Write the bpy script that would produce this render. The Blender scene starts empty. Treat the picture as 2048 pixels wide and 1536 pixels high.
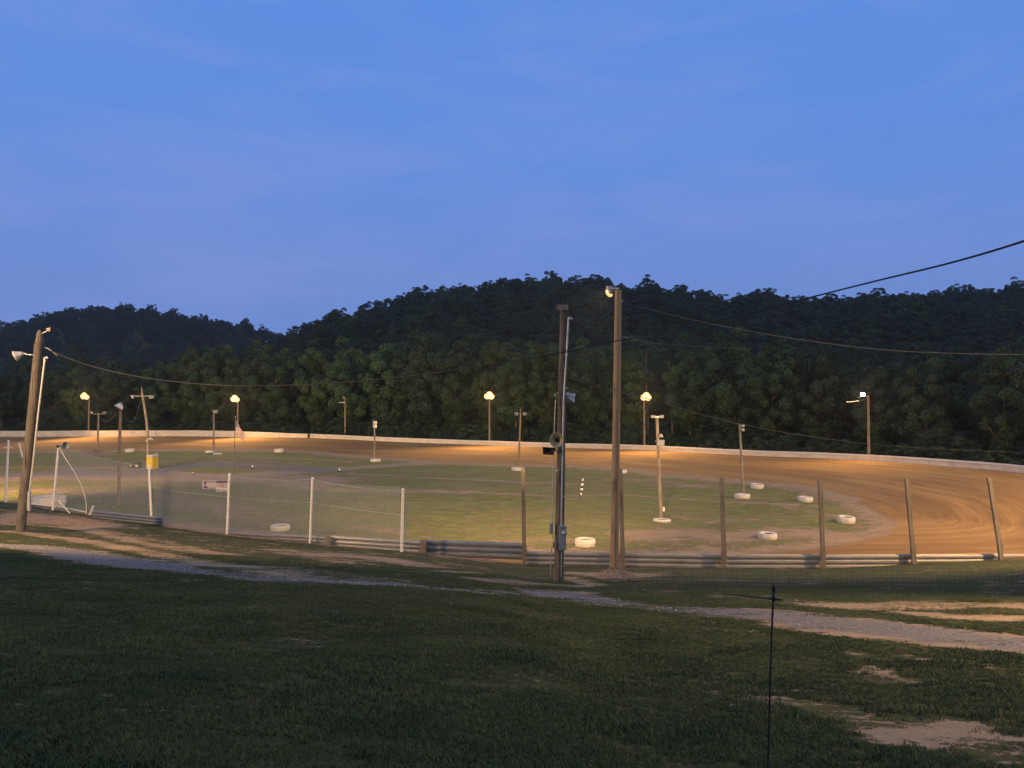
import bpy, math, random
import numpy as np
from mathutils import Vector, Matrix
random.seed(7); rng = np.random.default_rng(11)
SC = bpy.context.scene; COL = SC.collection
R = math.radians
# ------------------------------------------------------------------ camera, world, exposure
CZ = 9.6; F = 1539.0
cam = bpy.data.cameras.new('camera'); camo = bpy.data.objects.new('camera', cam); COL.objects.link(camo)
cam.sensor_width = 36; cam.lens = 36*F/2048; cam.clip_end = 5000; cam.clip_start = .05
camo.location = (0, 0, CZ); camo.rotation_euler = (R(90), 0, 0); SC.camera = camo
SC.view_settings.view_transform = 'Standard'; SC.view_settings.look = 'None'
SC.view_settings.gamma = 1; SC.view_settings.exposure = 0
SC.render.resolution_x = 1024; SC.render.resolution_y = 768
SODIUM = (1.0, .62, .27); WARMW = (1.0, .61, .27)
FAR_W = 10500; NEAR_W = 30000

w = bpy.data.worlds.new('World'); SC.world = w; w.use_nodes = True
nt = w.node_tree; N = nt.nodes; L = nt.links; N.clear()
out = N.new('ShaderNodeOutputWorld'); bg = N.new('ShaderNodeBackground'); L.new(bg.outputs[0], out.inputs[0])
tc = N.new('ShaderNodeTexCoord')
sky = N.new('ShaderNodeTexSky'); sky.sky_type = 'NISHITA'; sky.sun_disc = False
sky.sun_elevation = R(-2.5); sky.sun_rotation = R(150); sky.altitude = 200
# a dusk gradient with thin violet cloud wisps in the air
sep = N.new('ShaderNodeSeparateXYZ'); L.new(tc.outputs['Generated'], sep.inputs[0])
ramp = N.new('ShaderNodeValToRGB'); L.new(sep.outputs['Z'], ramp.inputs[0])
cr = ramp.color_ramp
cr.elements[0].position = 0.0; cr.elements[0].color = (.165, .275, .66, 1)
cr.elements[1].position = .5; cr.elements[1].color = (.108, .280, .80, 1)
e = cr.elements.new(.16); e.color = (.158, .290, .72, 1)
e = cr.elements.new(.30); e.color = (.122, .285, .78, 1)
cr.elements[-1].position = .5
e = cr.elements.new(.72); e.color = (.20, .34, .62, 1)  # overhead sky above the frame made paler to add fill light
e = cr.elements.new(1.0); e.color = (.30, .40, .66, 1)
def wn(t, **k):
    n = N.new(t)
    for a, b in k.items(): setattr(n, a, b)
    return n
mp = wn('ShaderNodeMapping'); mp.inputs['Rotation'].default_value = (0, R(28), R(12)); mp.inputs['Scale'].default_value = (2.0, 2.0, 6.0)
L.new(tc.outputs['Generated'], mp.inputs[0])
n1 = wn('ShaderNodeTexNoise'); n1.inputs['Scale'].default_value = 1.0; n1.inputs['Detail'].default_value = 4.5; n1.inputs['Roughness'].default_value = .45; n1.inputs['Distortion'].default_value = .6
L.new(mp.outputs[0], n1.inputs['Vector'])
cr2 = wn('ShaderNodeValToRGB'); cr2.color_ramp.elements[0].position = .47; cr2.color_ramp.elements[1].position = .68
mp2 = wn('ShaderNodeMapping'); mp2.inputs['Rotation'].default_value = (R(20), R(-32), R(-18)); mp2.inputs['Scale'].default_value = (2.2, 3.0, 11.0)
L.new(tc.outputs['Generated'], mp2.inputs[0])
n2 = wn('ShaderNodeTexNoise'); n2.inputs['Scale'].default_value = 1.5; n2.inputs['Detail'].default_value = 7; n2.inputs['Roughness'].default_value = .58; n2.inputs['Distortion'].default_value = 1.1
L.new(mp2.outputs[0], n2.inputs['Vector'])
av = wn('ShaderNodeMath', operation='MULTIPLY_ADD'); L.new(n2.outputs[0], av.inputs[0]); av.inputs[1].default_value = .55
hv = wn('ShaderNodeMath', operation='MULTIPLY'); L.new(n1.outputs[0], hv.inputs[0]); hv.inputs[1].default_value = .5; L.new(hv.outputs[0], av.inputs[2])
L.new(av.outputs[0], cr2.inputs[0])
mixc = wn('ShaderNodeMix', data_type='RGBA'); L.new(ramp.outputs[0], mixc.inputs['A']); mixc.inputs['B'].default_value = (.225, .33, .76, 1)
mm = wn('ShaderNodeMath', operation='MULTIPLY'); L.new(cr2.outputs[0], mm.inputs[0]); mm.inputs[1].default_value = .62
L.new(mm.outputs[0], mixc.inputs['Factor'])
mixs = wn('ShaderNodeMix', data_type='RGBA'); mixs.inputs['Factor'].default_value = .06
L.new(mixc.outputs['Result'], mixs.inputs['A']); L.new(sky.outputs[0], mixs.inputs['B'])
# brighter grey sky added behind the camera, out of view, as fill light
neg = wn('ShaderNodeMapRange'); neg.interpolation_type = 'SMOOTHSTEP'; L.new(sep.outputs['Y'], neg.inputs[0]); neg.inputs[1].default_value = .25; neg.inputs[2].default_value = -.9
rear_fill = wn('ShaderNodeMix', data_type='RGBA'); L.new(neg.outputs[0], rear_fill.inputs['Factor']); L.new(mixs.outputs['Result'], rear_fill.inputs['A']); rear_fill.inputs['B'].default_value = (.46, .50, .58, 1)
L.new(rear_fill.outputs['Result'], bg.inputs[0]); bg.inputs[1].default_value = 1.0

# ------------------------------------------------------------------ helpers
def P(px, py, D): return Vector(((px-1024)/F*D, D, CZ-(py-768)/F*D))
def tag(o, label=None, cat=None, group=None, kind=None):
    if label: o['label'] = label
    if cat: o['category'] = cat
    if group: o['group'] = group
    if kind: o['kind'] = kind
    return o
def empty(name, loc, label, cat, group=None, rz=0):
    o = bpy.data.objects.new(name, None); COL.objects.link(o); o.location = loc; o.rotation_euler.z = rz
    o.empty_display_size = .3
    return tag(o, label, cat, group)
class MB:
    def __init__(s): s.v = []; s.f = []; s.m = []; s.sm = []
    def add(s, vs, fs, mi=0, smooth=False):
        b = len(s.v); s.v += [tuple(v) for v in vs]
        for f in fs: s.f.append([b+i for i in f]); s.m.append(mi); s.sm.append(smooth)
    def box(s, c, size, rot=None, mi=0, taper=1.0):
        hx, hy, hz = size[0]/2, size[1]/2, size[2]/2; vs = []
        for z in (-1, 1):
            t = taper if z > 0 else 1
            for x, y in ((-1, -1), (1, -1), (1, 1), (-1, 1)):
                v = Vector((x*hx*t, y*hy*t, z*hz))
                if rot: v = rot @ v
                vs.append(v+Vector(c))
        s.add(vs, [(3, 2, 1, 0), (4, 5, 6, 7), (0, 1, 5, 4), (1, 2, 6, 5), (2, 3, 7, 6), (3, 0, 4, 7)], mi)
        return s
    def tube(s, pts, rad, n=8, cap=True, mi=0, smooth=True, wob=0):
        pts = [Vector(p) for p in pts]
        if not hasattr(rad, '__len__'): rad = [rad]*len(pts)
        vs = []; fs = []
        for i, p in enumerate(pts):
            d = (pts[min(i+1, len(pts)-1)]-pts[max(i-1, 0)]).normalized()
            a = Vector((0, 0, 1)) if abs(d.z) < .9 else Vector((0, 1, 0))
            u = d.cross(a).normalized(); w_ = d.cross(u)
            for k in range(n):
                t = 2*math.pi*k/n; r = rad[i]*(1+wob*math.sin(k*2.7+i*1.3))
                vs.append(p+u*math.cos(t)*r+w_*math.sin(t)*r)
        for i in range(len(pts)-1):
            for k in range(n):
                fs.append((i*n+k, i*n+(k+1) % n, (i+1)*n+(k+1) % n, (i+1)*n+k))
        b = len(vs); s.add(vs, fs, mi, smooth)
        if cap:
            s.add(vs[:n], [tuple(range(n))], mi); s.add(vs[-n:], [tuple(reversed(range(n)))], mi)
        return s
    def lathe(s, prof, c=(0, 0, 0), axis=None, n=20, mi=0, closed=False, smooth=True):
        M = axis.to_track_quat('Z', 'Y').to_matrix() if axis is not None else Matrix.Identity(3)
        vs = []; fs = []
        for r, z in prof:
            for k in range(n):
                t = 2*math.pi*k/n; vs.append(M @ Vector((r*math.cos(t), r*math.sin(t), z))+Vector(c))
        m = len(prof)
        for i in range(m if closed else m-1):
            j = (i+1) % m
            for k in range(n): fs.append((i*n+k, i*n+(k+1) % n, j*n+(k+1) % n, j*n+k))
        s.add(vs, fs, mi, smooth); return s
    def build(s, name, mats, parent=None, loc=None):
        me = bpy.data.meshes.new(name); me.from_pydata(s.v, [], s.f)
        if not isinstance(mats, (list, tuple)): mats = [mats]
        for m in mats: me.materials.append(m)
        me.polygons.foreach_set('material_index', s.m); me.polygons.foreach_set('use_smooth', s.sm); me.update()
        o = bpy.data.objects.new(name, me); COL.objects.link(o)
        if parent: o.parent = parent
        if loc is not None: o.location = loc
        return o
def children(o): return [c for c in bpy.data.objects if c.parent == o]
def copy_tree(o, parent=None):
    c = o.copy(); COL.objects.link(c)
    if parent: c.parent = parent
    for ch in list(o.children): copy_tree(ch, c)
    return c
# ------------------------------------------------------------------ materials
class NT:
    def __init__(s, name):
        s.m = bpy.data.materials.new(name); s.m.use_nodes = True; s.t = s.m.node_tree
        s.N = s.t.nodes; s.L = s.t.links; s.b = s.N['Principled BSDF']
    def n(s, t, **k):
        n = s.N.new(t)
        for a, b in k.items(): setattr(n, a, b)
        return n
    def val(s, x, sock):
        if isinstance(x, (int, float)): sock.default_value = x
        elif isinstance(x, tuple): sock.default_value = x if len(x) == 4 or sock.type == 'VECTOR' else (*x, 1)
        else: s.L.new(x, sock)
    def noise(s, vec, scale, detail=4, rough=.55, dist=0, sc=None, out=0):
        if sc:
            m = s.n('ShaderNodeMapping'); s.L.new(vec, m.inputs[0]); m.inputs['Scale'].default_value = sc; vec = m.outputs[0]
        n = s.n('ShaderNodeTexNoise'); s.L.new(vec, n.inputs['Vector']); n.inputs['Scale'].default_value = scale
        n.inputs['Detail'].default_value = detail; n.inputs['Roughness'].default_value = rough; n.inputs['Distortion'].default_value = dist
        return n.outputs[out]
    def ramp(s, f, a, b, ca=(0, 0, 0), cb=(1, 1, 1)):
        n = s.n('ShaderNodeValToRGB'); s.L.new(f, n.inputs[0]); e = n.color_ramp.elements
        e[0].position = a; e[1].position = b; e[0].color = (*ca, 1); e[1].color = (*cb, 1); return n.outputs[0]
    def mix(s, f, a, b, mode='MIX'):
        n = s.n('ShaderNodeMix', data_type='RGBA', blend_type=mode)
        s.val(f, n.inputs['Factor']); s.val(a, n.inputs['A']); s.val(b, n.inputs['B']); return n.outputs['Result']
    def math(s, op, a, b=0, c=None, clamp=False):
        n = s.n('ShaderNodeMath', operation=op); n.use_clamp = clamp; s.val(a, n.inputs[0]); s.val(b, n.inputs[1])
        if c is not None: s.val(c, n.inputs[2])
        return n.outputs[0]
    def attr(s, name, out='Fac'):
        n = s.n('ShaderNodeAttribute'); n.attribute_name = name; return n.outputs[out]
    def bump(s, h, strength, dist):
        n = s.n('ShaderNodeBump'); s.L.new(h, n.inputs['Height']); n.inputs['Strength'].default_value = strength; n.inputs['Distance'].default_value = dist
        s.L.new(n.outputs[0], s.b.inputs['Normal'])
    def obj(s): return s.n('ShaderNodeTexCoord').outputs['Object']
    def geo(s): return s.n('ShaderNodeNewGeometry').outputs['Position']
    def fin(s, col, rough=.8, metal=0, spec=.3):
        s.val(col, s.b.inputs['Base Color']); s.val(rough, s.b.inputs['Roughness']); s.b.inputs['Metallic'].default_value = metal
        s.b.inputs['Specular IOR Level'].default_value = spec; return s.m
def wear(name, base, dark, scale=3, rough=.7, metal=0, sc=(1, 1, 1), bump=.2, lo=.35, hi=.7, fine=30):
    t = NT(name); v = t.obj()
    a = t.noise(v, scale, 6, .65, .3, sc); b = t.noise(v, fine, 3, .6, 0, sc)
    c = t.mix(t.ramp(a, lo, hi), base, dark); c = t.mix(.35, c, t.mix(b, tuple(x*.6 for x in base), tuple(min(1, x*1.35) for x in base)), 'MIX')
    if bump: t.bump(b, bump, .02)
    return t.fin(c, rough, metal)
def woodmat(name, a, b, c):
    t = NT(name); v = t.obj()
    g = t.noise(v, 14, 6, .7, .4, (1, 1, .06)); st = t.noise(v, 1.3, 4, .6, .5, (1, 1, .5))
    col = t.mix(t.ramp(g, .3, .7), a, b); col = t.mix(t.math('MULTIPLY', t.ramp(st, .4, .7), .7), col, c)
    crk = t.ramp(t.noise(v, 30, 3, .5, .2, (1, 1, .025)), .36, .42); col = t.mix(crk, tuple(x*.35 for x in b), col)
    t.bump(crk, .5, .02); return t.fin(col, .9, 0, .15)
M = {}
M['pole_dark'] = woodmat('weathered dark wood', (.20, .165, .14), (.10, .082, .072), (.065, .056, .052))
M['pole_brown'] = woodmat('brown treated wood', (.35, .26, .175), (.25, .18, .12), (.21, .155, .11))
M['pole_grey'] = woodmat('grey weathered wood', (.33, .28, .23), (.20, .17, .14), (.16, .14, .12))
M['pole_old'] = woodmat('old grey wood', (.145, .13, .122), (.085, .075, .07), (.062, .056, .053))
M['rail_dark'] = wear('dark guardrail steel', (.27, .28, .31), (.14, .14, .14), 2.2, .38, .6, sc=(.5, 1, 3), lo=.42, hi=.72)
M['tyre_side'] = wear('scuffed painted rubber', (.58, .54, .48), (.30, .25, .20), 4, .8, lo=.5, hi=.78)
M['post_wood'] = woodmat('post wood', (.25, .21, .17), (.17, .14, .11), (.12, .10, .085))
M['white_paint'] = wear('worn white paint', (.72, .70, .68), (.38, .34, .30), 6, .6, lo=.5, hi=.78)
M['tyre_white'] = wear('whitewashed rubber', (.72, .69, .64), (.42, .35, .28), 4, .8, lo=.45, hi=.72)
M['galv'] = wear('galvanised steel', (.55, .56, .57), (.36, .37, .38), 5, .45, .6, fine=60)
M['rail'] = wear('weathered guardrail steel', (.38, .36, .34), (.22, .17, .13), 2.2, .5, .45, sc=(.5, 1, 3), lo=.42, hi=.72)
M['grey_box'] = wear('grey painted steel', (.30, .32, .36), (.2, .21, .23), 4, .5, .1, bump=.05)
M['dark_plastic'] = wear('black plastic', (.02, .02, .022), (.04, .037, .034), 6, .5, bump=.05)
M['cable'] = wear('cable rubber', (.018, .018, .02), (.035, .033, .03), 6, .6, bump=0)
M['cable_pale'] = wear('pale cable', (.30, .30, .30), (.15, .15, .15), 6, .6, bump=0)
M['tan_metal'] = wear('dirty beige metal', (.36, .30, .17), (.20, .16, .09), 8, .6, .1)
M['lamp_housing'] = wear('aluminium lamp housing', (.60, .60, .60), (.35, .34, .32), 8, .5, .3, bump=.05)
M['glass_off'] = wear('unlit lamp glass', (.35, .37, .38), (.22, .23, .24), 8, .15, 0, bump=0)
M['concrete'] = None
def emis(name, col, st):
    t = NT(name); t.b.inputs['Emission Color'].default_value = (*col, 1); t.b.inputs['Emission Strength'].default_value = st
    return t.fin((.8, .8, .8), .4)
M['lit'] = emis('glowing sodium lamp', (1, .66, .28), 4.5)
M['lit_rim'] = emis('glowing reflector rim', (1, .44, .085), 1.15)
M['lit_white'] = emis('glowing white lamp', (1, .86, .70), 25)
def concrete():
    t = NT('pale painted concrete'); v = t.geo()
    a = t.noise(v, .6, 6, .7, .3, (1, 1, 2.5)); b = t.noise(v, 6, 4, .6)
    c = t.mix(t.ramp(a, .35, .72), (.80, .72, .60), (.52, .42, .32)); c = t.mix(.3, c, t.mix(b, (.3, .24, .18), (.85, .78, .68)))
    t.bump(b, .3, .05); return t.fin(c, .85)
M['concrete'] = concrete()

# ground materials share the same masks so that their edges run into each other
def ground_mat():
    t = NT('soil grass and clay'); v = t.geo()
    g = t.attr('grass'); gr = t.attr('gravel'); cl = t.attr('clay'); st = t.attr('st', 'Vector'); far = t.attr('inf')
    nb = t.noise(v, .22, 5, .6, .5, (.55, 1.0, 1)); nm = t.noise(v, 1.1, 5, .65, .4, (.6, 1.1, 1)); nf = t.noise(v, 7, 4, .7); nx = t.noise(v, 38, 3, .7)
    # grass colours
    gc = t.mix(t.ramp(nm, .35, .68), (.042, .060, .020), (.090, .106, .034)); gc = t.mix(t.ramp(nf, .35, .7), (.022, .028, .010), gc)
    gc = t.mix(t.math('MULTIPLY', t.ramp(nb, .45, .7), .45), gc, (.085, .075, .030))
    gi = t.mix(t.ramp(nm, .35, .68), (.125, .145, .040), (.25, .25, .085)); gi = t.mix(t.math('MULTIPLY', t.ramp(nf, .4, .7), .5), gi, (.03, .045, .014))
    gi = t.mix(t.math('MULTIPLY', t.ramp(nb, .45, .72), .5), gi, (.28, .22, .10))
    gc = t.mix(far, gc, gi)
    # dirt
    dc = t.mix(t.ramp(nm, .3, .7), (.33, .235, .145), (.22, .15, .095)); dc = t.mix(t.math('MULTIPLY', nf, .5), dc, (.35, .27, .18))
    # gravel
    vo = t.n('ShaderNodeTexVoronoi'); t.L.new(v, vo.inputs['Vector']); vo.inputs['Scale'].default_value = 14
    gvc = t.mix(t.ramp(vo.outputs['Distance'], .1, .6), (.27, .25, .235), (.10, .092, .088)); gvc = t.mix(.4, gvc, t.mix(nf, (.14, .13, .12), (.30, .27, .25)))
    # clay with grooves that follow the racing line
    s1 = t.noise(st, 1.0, 5, .65, .25, (.022, 1.1, 1)); s2 = t.noise(st, 1.0, 6, .75, .15, (.06, 4.2, 1)); s3 = t.noise(st, 1.0, 3, .6, .3, (.05, .22, 1))
    cc = t.mix(t.ramp(s1, .30, .70), (.19, .103, .038), (.40, .235, .088)); cc = t.mix(t.math('MULTIPLY', t.ramp(s2, .48, .68), .55), cc, (.56, .36, .15))
    cc = t.mix(t.math('MULTIPLY', t.ramp(s3, .45, .62), .45), cc, (.13, .068, .030)); cc = t.mix(.15, cc, t.mix(nf, (.1, .06, .03), (.35, .22, .12)))
    # masks with ragged edges
    def r01(x): return t.math('SUBTRACT', t.ramp(x, .3, .7), .5)
    rag = t.math('ADD', t.math('MULTIPLY', r01(nm), .75), t.math('MULTIPLY', r01(nf), .8)); n3 = t.noise(v, 2.6, 5, .7, .6, (.55, 1.5, 1)); rag = t.math('ADD', rag, t.math('MULTIPLY', r01(nx), .5)); rag = t.math('ADD', rag, t.math('MULTIPLY', r01(n3), .85))
    gm = t.ramp(t.math('ADD', g, rag), .42, .58)
    vm = t.ramp(t.math('ADD', gr, t.math('MULTIPLY', rag, .8)), .40, .60)
    cm = t.ramp(t.math('ADD', cl, t.math('MULTIPLY', t.math('SUBTRACT', s2, .5), .8)), .35, .65)
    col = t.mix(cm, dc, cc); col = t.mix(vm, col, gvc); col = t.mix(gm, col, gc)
    h = t.math('ADD', t.math('MULTIPLY', nx, .4), t.math('MULTIPLY', nf, 1.0)); h = t.math('ADD', h, t.math('MULTIPLY', gm, 1.1))
    h = t.math('ADD', h, t.math('MULTIPLY', t.math('MULTIPLY', s2, cm), 1.5))
    t.bump(h, .7, .05); return t.fin(col, .95, 0, .1)
M['ground'] = ground_mat()
def leafmat(name, a, b):
    t = NT(name); v = t.geo()
    oi = t.n('ShaderNodeObjectInfo').outputs['Random']
    c = t.mix(t.ramp(t.noise(v, .55, 3, .6), .35, .68), a, b); c = t.mix(t.math('MULTIPLY', oi, .7), c, tuple(x*.55 for x in a))
    c = t.mix(t.math('MULTIPLY', t.ramp(t.noise(v, .035, 2, .5), .5, .7), .5), c, (.044, .056, .034))
    return t.fin(c, .65, 0, .25)
M['leaf1'] = leafmat('broadleaf foliage', (.022, .056, .026), (.056, .108, .050))
M['leaf2'] = leafmat('dark foliage', (.022, .046, .030), (.048, .084, .050))
M['leaf3'] = leafmat('yellow green foliage', (.034, .072, .026), (.080, .128, .050))
M['bark'] = woodmat('bark', (.14, .12, .10), (.08, .065, .05), (.2, .18, .16))
t = NT('grass blade'); oi = t.math('ADD', t.math('MULTIPLY', t.n('ShaderNodeObjectInfo').outputs['Random'], .5), t.math('SUBTRACT', t.ramp(t.noise(t.geo(), .9, 4, .65, .5), .3, .7), .25))
M['blade'] = t.fin(t.mix(oi, (.030, .056, .021), (.104, .120, .044)), .7, 0, .2)

# ------------------------------------------------------------------ track outline and terrain
WALLPX = [(0, 132, 862), (350, 130, 861), (480, 128, 863), (620, 126, 868), (800, 120.5, 876), (977, 115, 882), (1130, 111, 887), (1290, 107, 891), (1500, 96, 901), (1620, 91, 905), (1738, 85, 910), (1900, 76, 920), (2048, 67, 932)]
ctl = []   # X, Y, ground z at the edge, bank width, outside slope, wall height
for px, D, py in WALLPX:
    p = P(px, py, D); h = .95 if px < 620 else .62
    ctl.append((p.x, p.y, p.z-h, 19 if px < 1500 else 21, 0, h))
ctl += [(45.5, 57, 1.9, 20, .0, .6), (43, 48, 1.4, 12, .05, .6), (37.5, 42, 1.0, 5, .15, 0), (31, 39.2, .8, 3, .19, 0),
        (25, 38.2, .92, 2.5, .185, 0), (20, 38, .72, 2.5, .195, 0), (15.4, 38, .52, 2.5, .195, 0), (11, 38, .52, 2.5, .195, 0), (5.5, 38, .55, 2.5, .195, 0), (.5, 38, .68, 2.5, .195, 0),
        (-5, 38, 1.3, 3, .195, 0), (-10.1, 39.3, 1.42, 3, .19, 0), (-15.5, 42, 1.36, 3, .18, 0), (-21.2, 45, 1.42, 3, .175, 0), (-28.3, 48, 1.74, 4, .165, 0), (-32.8, 50, 1.9, 5, .16, 0),
        (-50, 56, 2.0, 6, .12, 0), (-75, 66, 1.6, 12, .05, .6), (-95, 80, 1.3, 18, 0, .8), (-106, 98, 1.2, 19, 0, .9), (-107, 115, 1.0, 19, 0, .9), (-100, 127, .9, 19, 0, .95)]
ctl = np.array(ctl, float)
def catmull(C, n=14, closed=True):
    m = len(C); o = []
    for i in range(m if closed else m-1):
        p = [C[(i+k-1) % m] if closed else C[min(max(i+k-1, 0), m-1)] for k in range(4)]
        for k in range(n):
            t = k/n
            o.append(.5*((2*p[1])+(-p[0]+p[2])*t+(2*p[0]-5*p[1]+4*p[2]-p[3])*t*t+(-p[0]+3*p[1]-3*p[2]+p[3])*t**3))
    return np.array(o)
OC = catmull(ctl)
SL = np.r_[0, np.cumsum(np.hypot(*np.diff(np.r_[OC[:, :2], OC[:1, :2]], axis=0).T))]
def inside(poly, X, Y):
    r = np.zeros(X.shape, bool); n = len(poly); j = n-1
    for i in range(n):
        xi, yi = poly[i, 0], poly[i, 1]; xj, yj = poly[j, 0], poly[j, 1]
        c = ((yi > Y) != (yj > Y)); 
        if yj != yi: r ^= c & (X < (xj-xi)*(Y-yi)/(yj-yi)+xi)
        j = i
    return r
def curve_info(X, Y):
    """signed inward distance, arc length and interpolated edge data of the nearest point on the outline"""
    shp = X.shape; X = X.ravel(); Y = Y.ravel(); best = np.full(X.shape, 1e9); s = np.zeros(X.shape); dat = np.zeros((len(X), 4))
    n = len(OC)
    if len(X) < 4000:
        for c0 in range(0, len(X), 500):
            xs, ys = X[c0:c0+500], Y[c0:c0+500]; A = OC; B = np.roll(OC, -1, axis=0); dx = B[:, 0]-A[:, 0]; dy = B[:, 1]-A[:, 1]; l2 = dx*dx+dy*dy+1e-12
            t = np.clip(((xs[:, None]-A[:, 0])*dx+(ys[:, None]-A[:, 1])*dy)/l2, 0, 1); dd = (xs[:, None]-A[:, 0]-t*dx)**2+(ys[:, None]-A[:, 1]-t*dy)**2
            j = np.argmin(dd, 1); r = np.arange(len(xs)); best[c0:c0+500] = dd[r, j]; tj = t[r, j]; s[c0:c0+500] = SL[j]+tj*np.sqrt(l2[j])
            dat[c0:c0+500] = A[j, 2:6]*(1-tj[:, None])+B[j, 2:6]*tj[:, None]
        n = 0
    for i in range(n):
        a = OC[i]; b = OC[(i+1) % n]; dx, dy = b[0]-a[0], b[1]-a[1]; l2 = dx*dx+dy*dy
        if l2 < 1e-9: continue
        t = np.clip(((X-a[0])*dx+(Y-a[1])*dy)/l2, 0, 1); d = (X-a[0]-t*dx)**2+(Y-a[1]-t*dy)**2
        m = d < best; best[m] = d[m]; tm = t[m]; s[m] = SL[i]+tm*math.sqrt(l2)
        dat[m] = a[2:6][None]*(1-tm[:, None])+b[2:6][None]*tm[:, None]
    d = np.sqrt(best); ins = inside(OC, X, Y); d = np.where(ins, d, -d)
    return d.reshape(shp), s.reshape(shp), dat.reshape(shp+(4,))
def sst(a, b, x): t = np.clip((x-a)/(b-a), 0, 1); return t*t*(3-2*t)
def vnoise(X, Y, sc, seed):
    r = np.random.default_rng(seed); o = np.zeros(np.shape(X))
    for k in range(6):
        a = r.uniform(0, 2*math.pi); f = sc*r.uniform(.6, 1.7); o = o+np.sin((X*math.cos(a)+Y*math.sin(a))*f+r.uniform(0, 6.28)+1.3*np.sin((X*math.sin(a)-Y*math.cos(a))*f*.6+r.uniform(0, 6)))
    return o/6
R1 = np.array([(-900, 800), (0, 790), (300, 745), (440, 705), (560, 668), (600, 642), (640, 622), (700, 608), (760, 596), (830, 571), (900, 558), (1050, 553), (1150, 552), (1250, 562), (1380, 567), (1450, 573), (1550, 573), (1620, 586), (1690, 588), (1750, 575), (1800, 577), (1900, 569), (2000, 562), (2060, 546), (2300, 540), (2900, 560)], float)
R2 = np.array([(-900, 700), (-200, 670), (0, 652), (60, 637), (130, 614), (240, 610), (330, 619), (450, 638), (540, 658), (700, 700), (900, 760), (2900, 800)], float)
R1[:, 1] -= np.interp(R1[:, 0], [440, 620, 900, 1300, 2048], [0, 7, 16, 13, 9]); R2[:, 1] -= 8
YR1, YR2 = 330., 560.
def hills(X, Y):
    Yc = np.maximum(Y, 40); px = 1024+F*X/Yc
    z1 = CZ+(768-np.interp(px, R1[:, 0], R1[:, 1]))/F*YR1-12.5; z2 = CZ+(768-np.interp(px, R2[:, 0], R2[:, 1]))/F*YR2-13
    z1 = np.maximum(z1, 0); z2 = np.maximum(z2, 0)
    h1 = z1*(sst(150, YR1+25, Y)**.92)*(1-.55*sst(YR1+20, YR1+200, Y)); h2 = z2*sst(330, YR2, Y)*(1-.5*sst(YR2, YR2+250, Y))
    b = vnoise(X, Y, .045, 5)*4.0*sst(180, 230, Y)*(1-sst(YR1-50, YR1, Y)*.7)
    return np.maximum(h1+b*np.minimum(h1/12, 1), h2)
def terrain(X, Y, info=None):
    d, s, dat = info if info is not None else curve_info(X, Y)
    zb, wd, k = dat[..., 0], np.maximum(dat[..., 1], 2), dat[..., 2]
    u = np.clip(d/wd, 0, 1); prof = np.where(wd > 8, (1-u)**1.25, 1-sst(0, 1, u))
    zi = zb*prof
    o = np.maximum(-d, 0); kk = np.clip(k/.195, 0, 1)
    zo = kk*(zb+k*o)+(1-kk)*zb*(1-sst(1, 9, o))
    zo = zo+vnoise(X, Y, .55, 3)*.07*sst(1, 6, o)*kk+vnoise(X, Y, 1.7, 9)*.022*kk
    return np.where(d > 0, zi, zo)+hills(X, Y)
def gz(x, y): return float(terrain(np.array([float(x)]), np.array([float(y)]))[0])
def ray_ground(px, py):
    Y = np.r_[np.arange(3, 60, .1), np.arange(60, 170, .4)]; X = (px-1024)/F*Y; z = terrain(X, Y); rz = CZ-(py-768)/F*Y
    i = np.argmax(rz <= z)
    if rz[i] > z[i]: i = len(Y)-1
    return (X[i], Y[i])
def onground(px, py): x, y = ray_ground(px, py); return Vector((x, y, gz(x, y)))

def spaced(segs):
    o = [segs[0][0]]
    for a, b, st in segs: o += list(np.arange(a+st, b+st*.5, st))
    return np.array(o)
gx = spaced([(-1300, -400, 60), (-400, -130, 12), (-130, -46, .7), (-46, 50, .3), (50, 120, 1.2), (120, 400, 10), (400, 1300, 60)])
gy = spaced([(-30, -2, 2), (-2, 46, .25), (46, 140, .5), (140, 350, 4), (350, 900, 12), (900, 2400, 80)])
GX, GY = np.meshgrid(gx, gy); INFO = curve_info(GX, GY); GZ = terrain(GX, GY, INFO)
D_, S_, DAT = INFO
def stroke(pts, width, soft=1.0):
    """mask of a band on the ground given by points (px, py) read on the ground and a half width in metres"""
    W = [ray_ground(*p) for p in pts]; best = np.full(GX.shape, 1e9)
    x0 = min(p[0] for p in W)-width*3-3; x1 = max(p[0] for p in W)+width*3+3; y0 = min(p[1] for p in W)-width*3-3; y1 = max(p[1] for p in W)+width*3+3
    ix = np.where((gx > x0) & (gx < x1))[0]; iy = np.where((gy > y0) & (gy < y1))[0]
    if len(ix) == 0 or len(iy) == 0: return np.zeros(GX.shape)
    sl = (slice(iy[0], iy[-1]+1), slice(ix[0], ix[-1]+1)); X = GX[sl]; Y = GY[sl]; b = np.full(X.shape, 1e9)
    for a, c in zip(W[:-1], W[1:]):
        dx, dy = c[0]-a[0], c[1]-a[1]; l2 = dx*dx+dy*dy+1e-9; t = np.clip(((X-a[0])*dx+(Y-a[1])*dy)/l2, 0, 1)
        b = np.minimum(b, np.hypot(X-a[0]-t*dx, Y-a[1]-t*dy))
    best[sl] = b
    return 1-sst(width*.45, width*(1+.6*soft), best)
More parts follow.
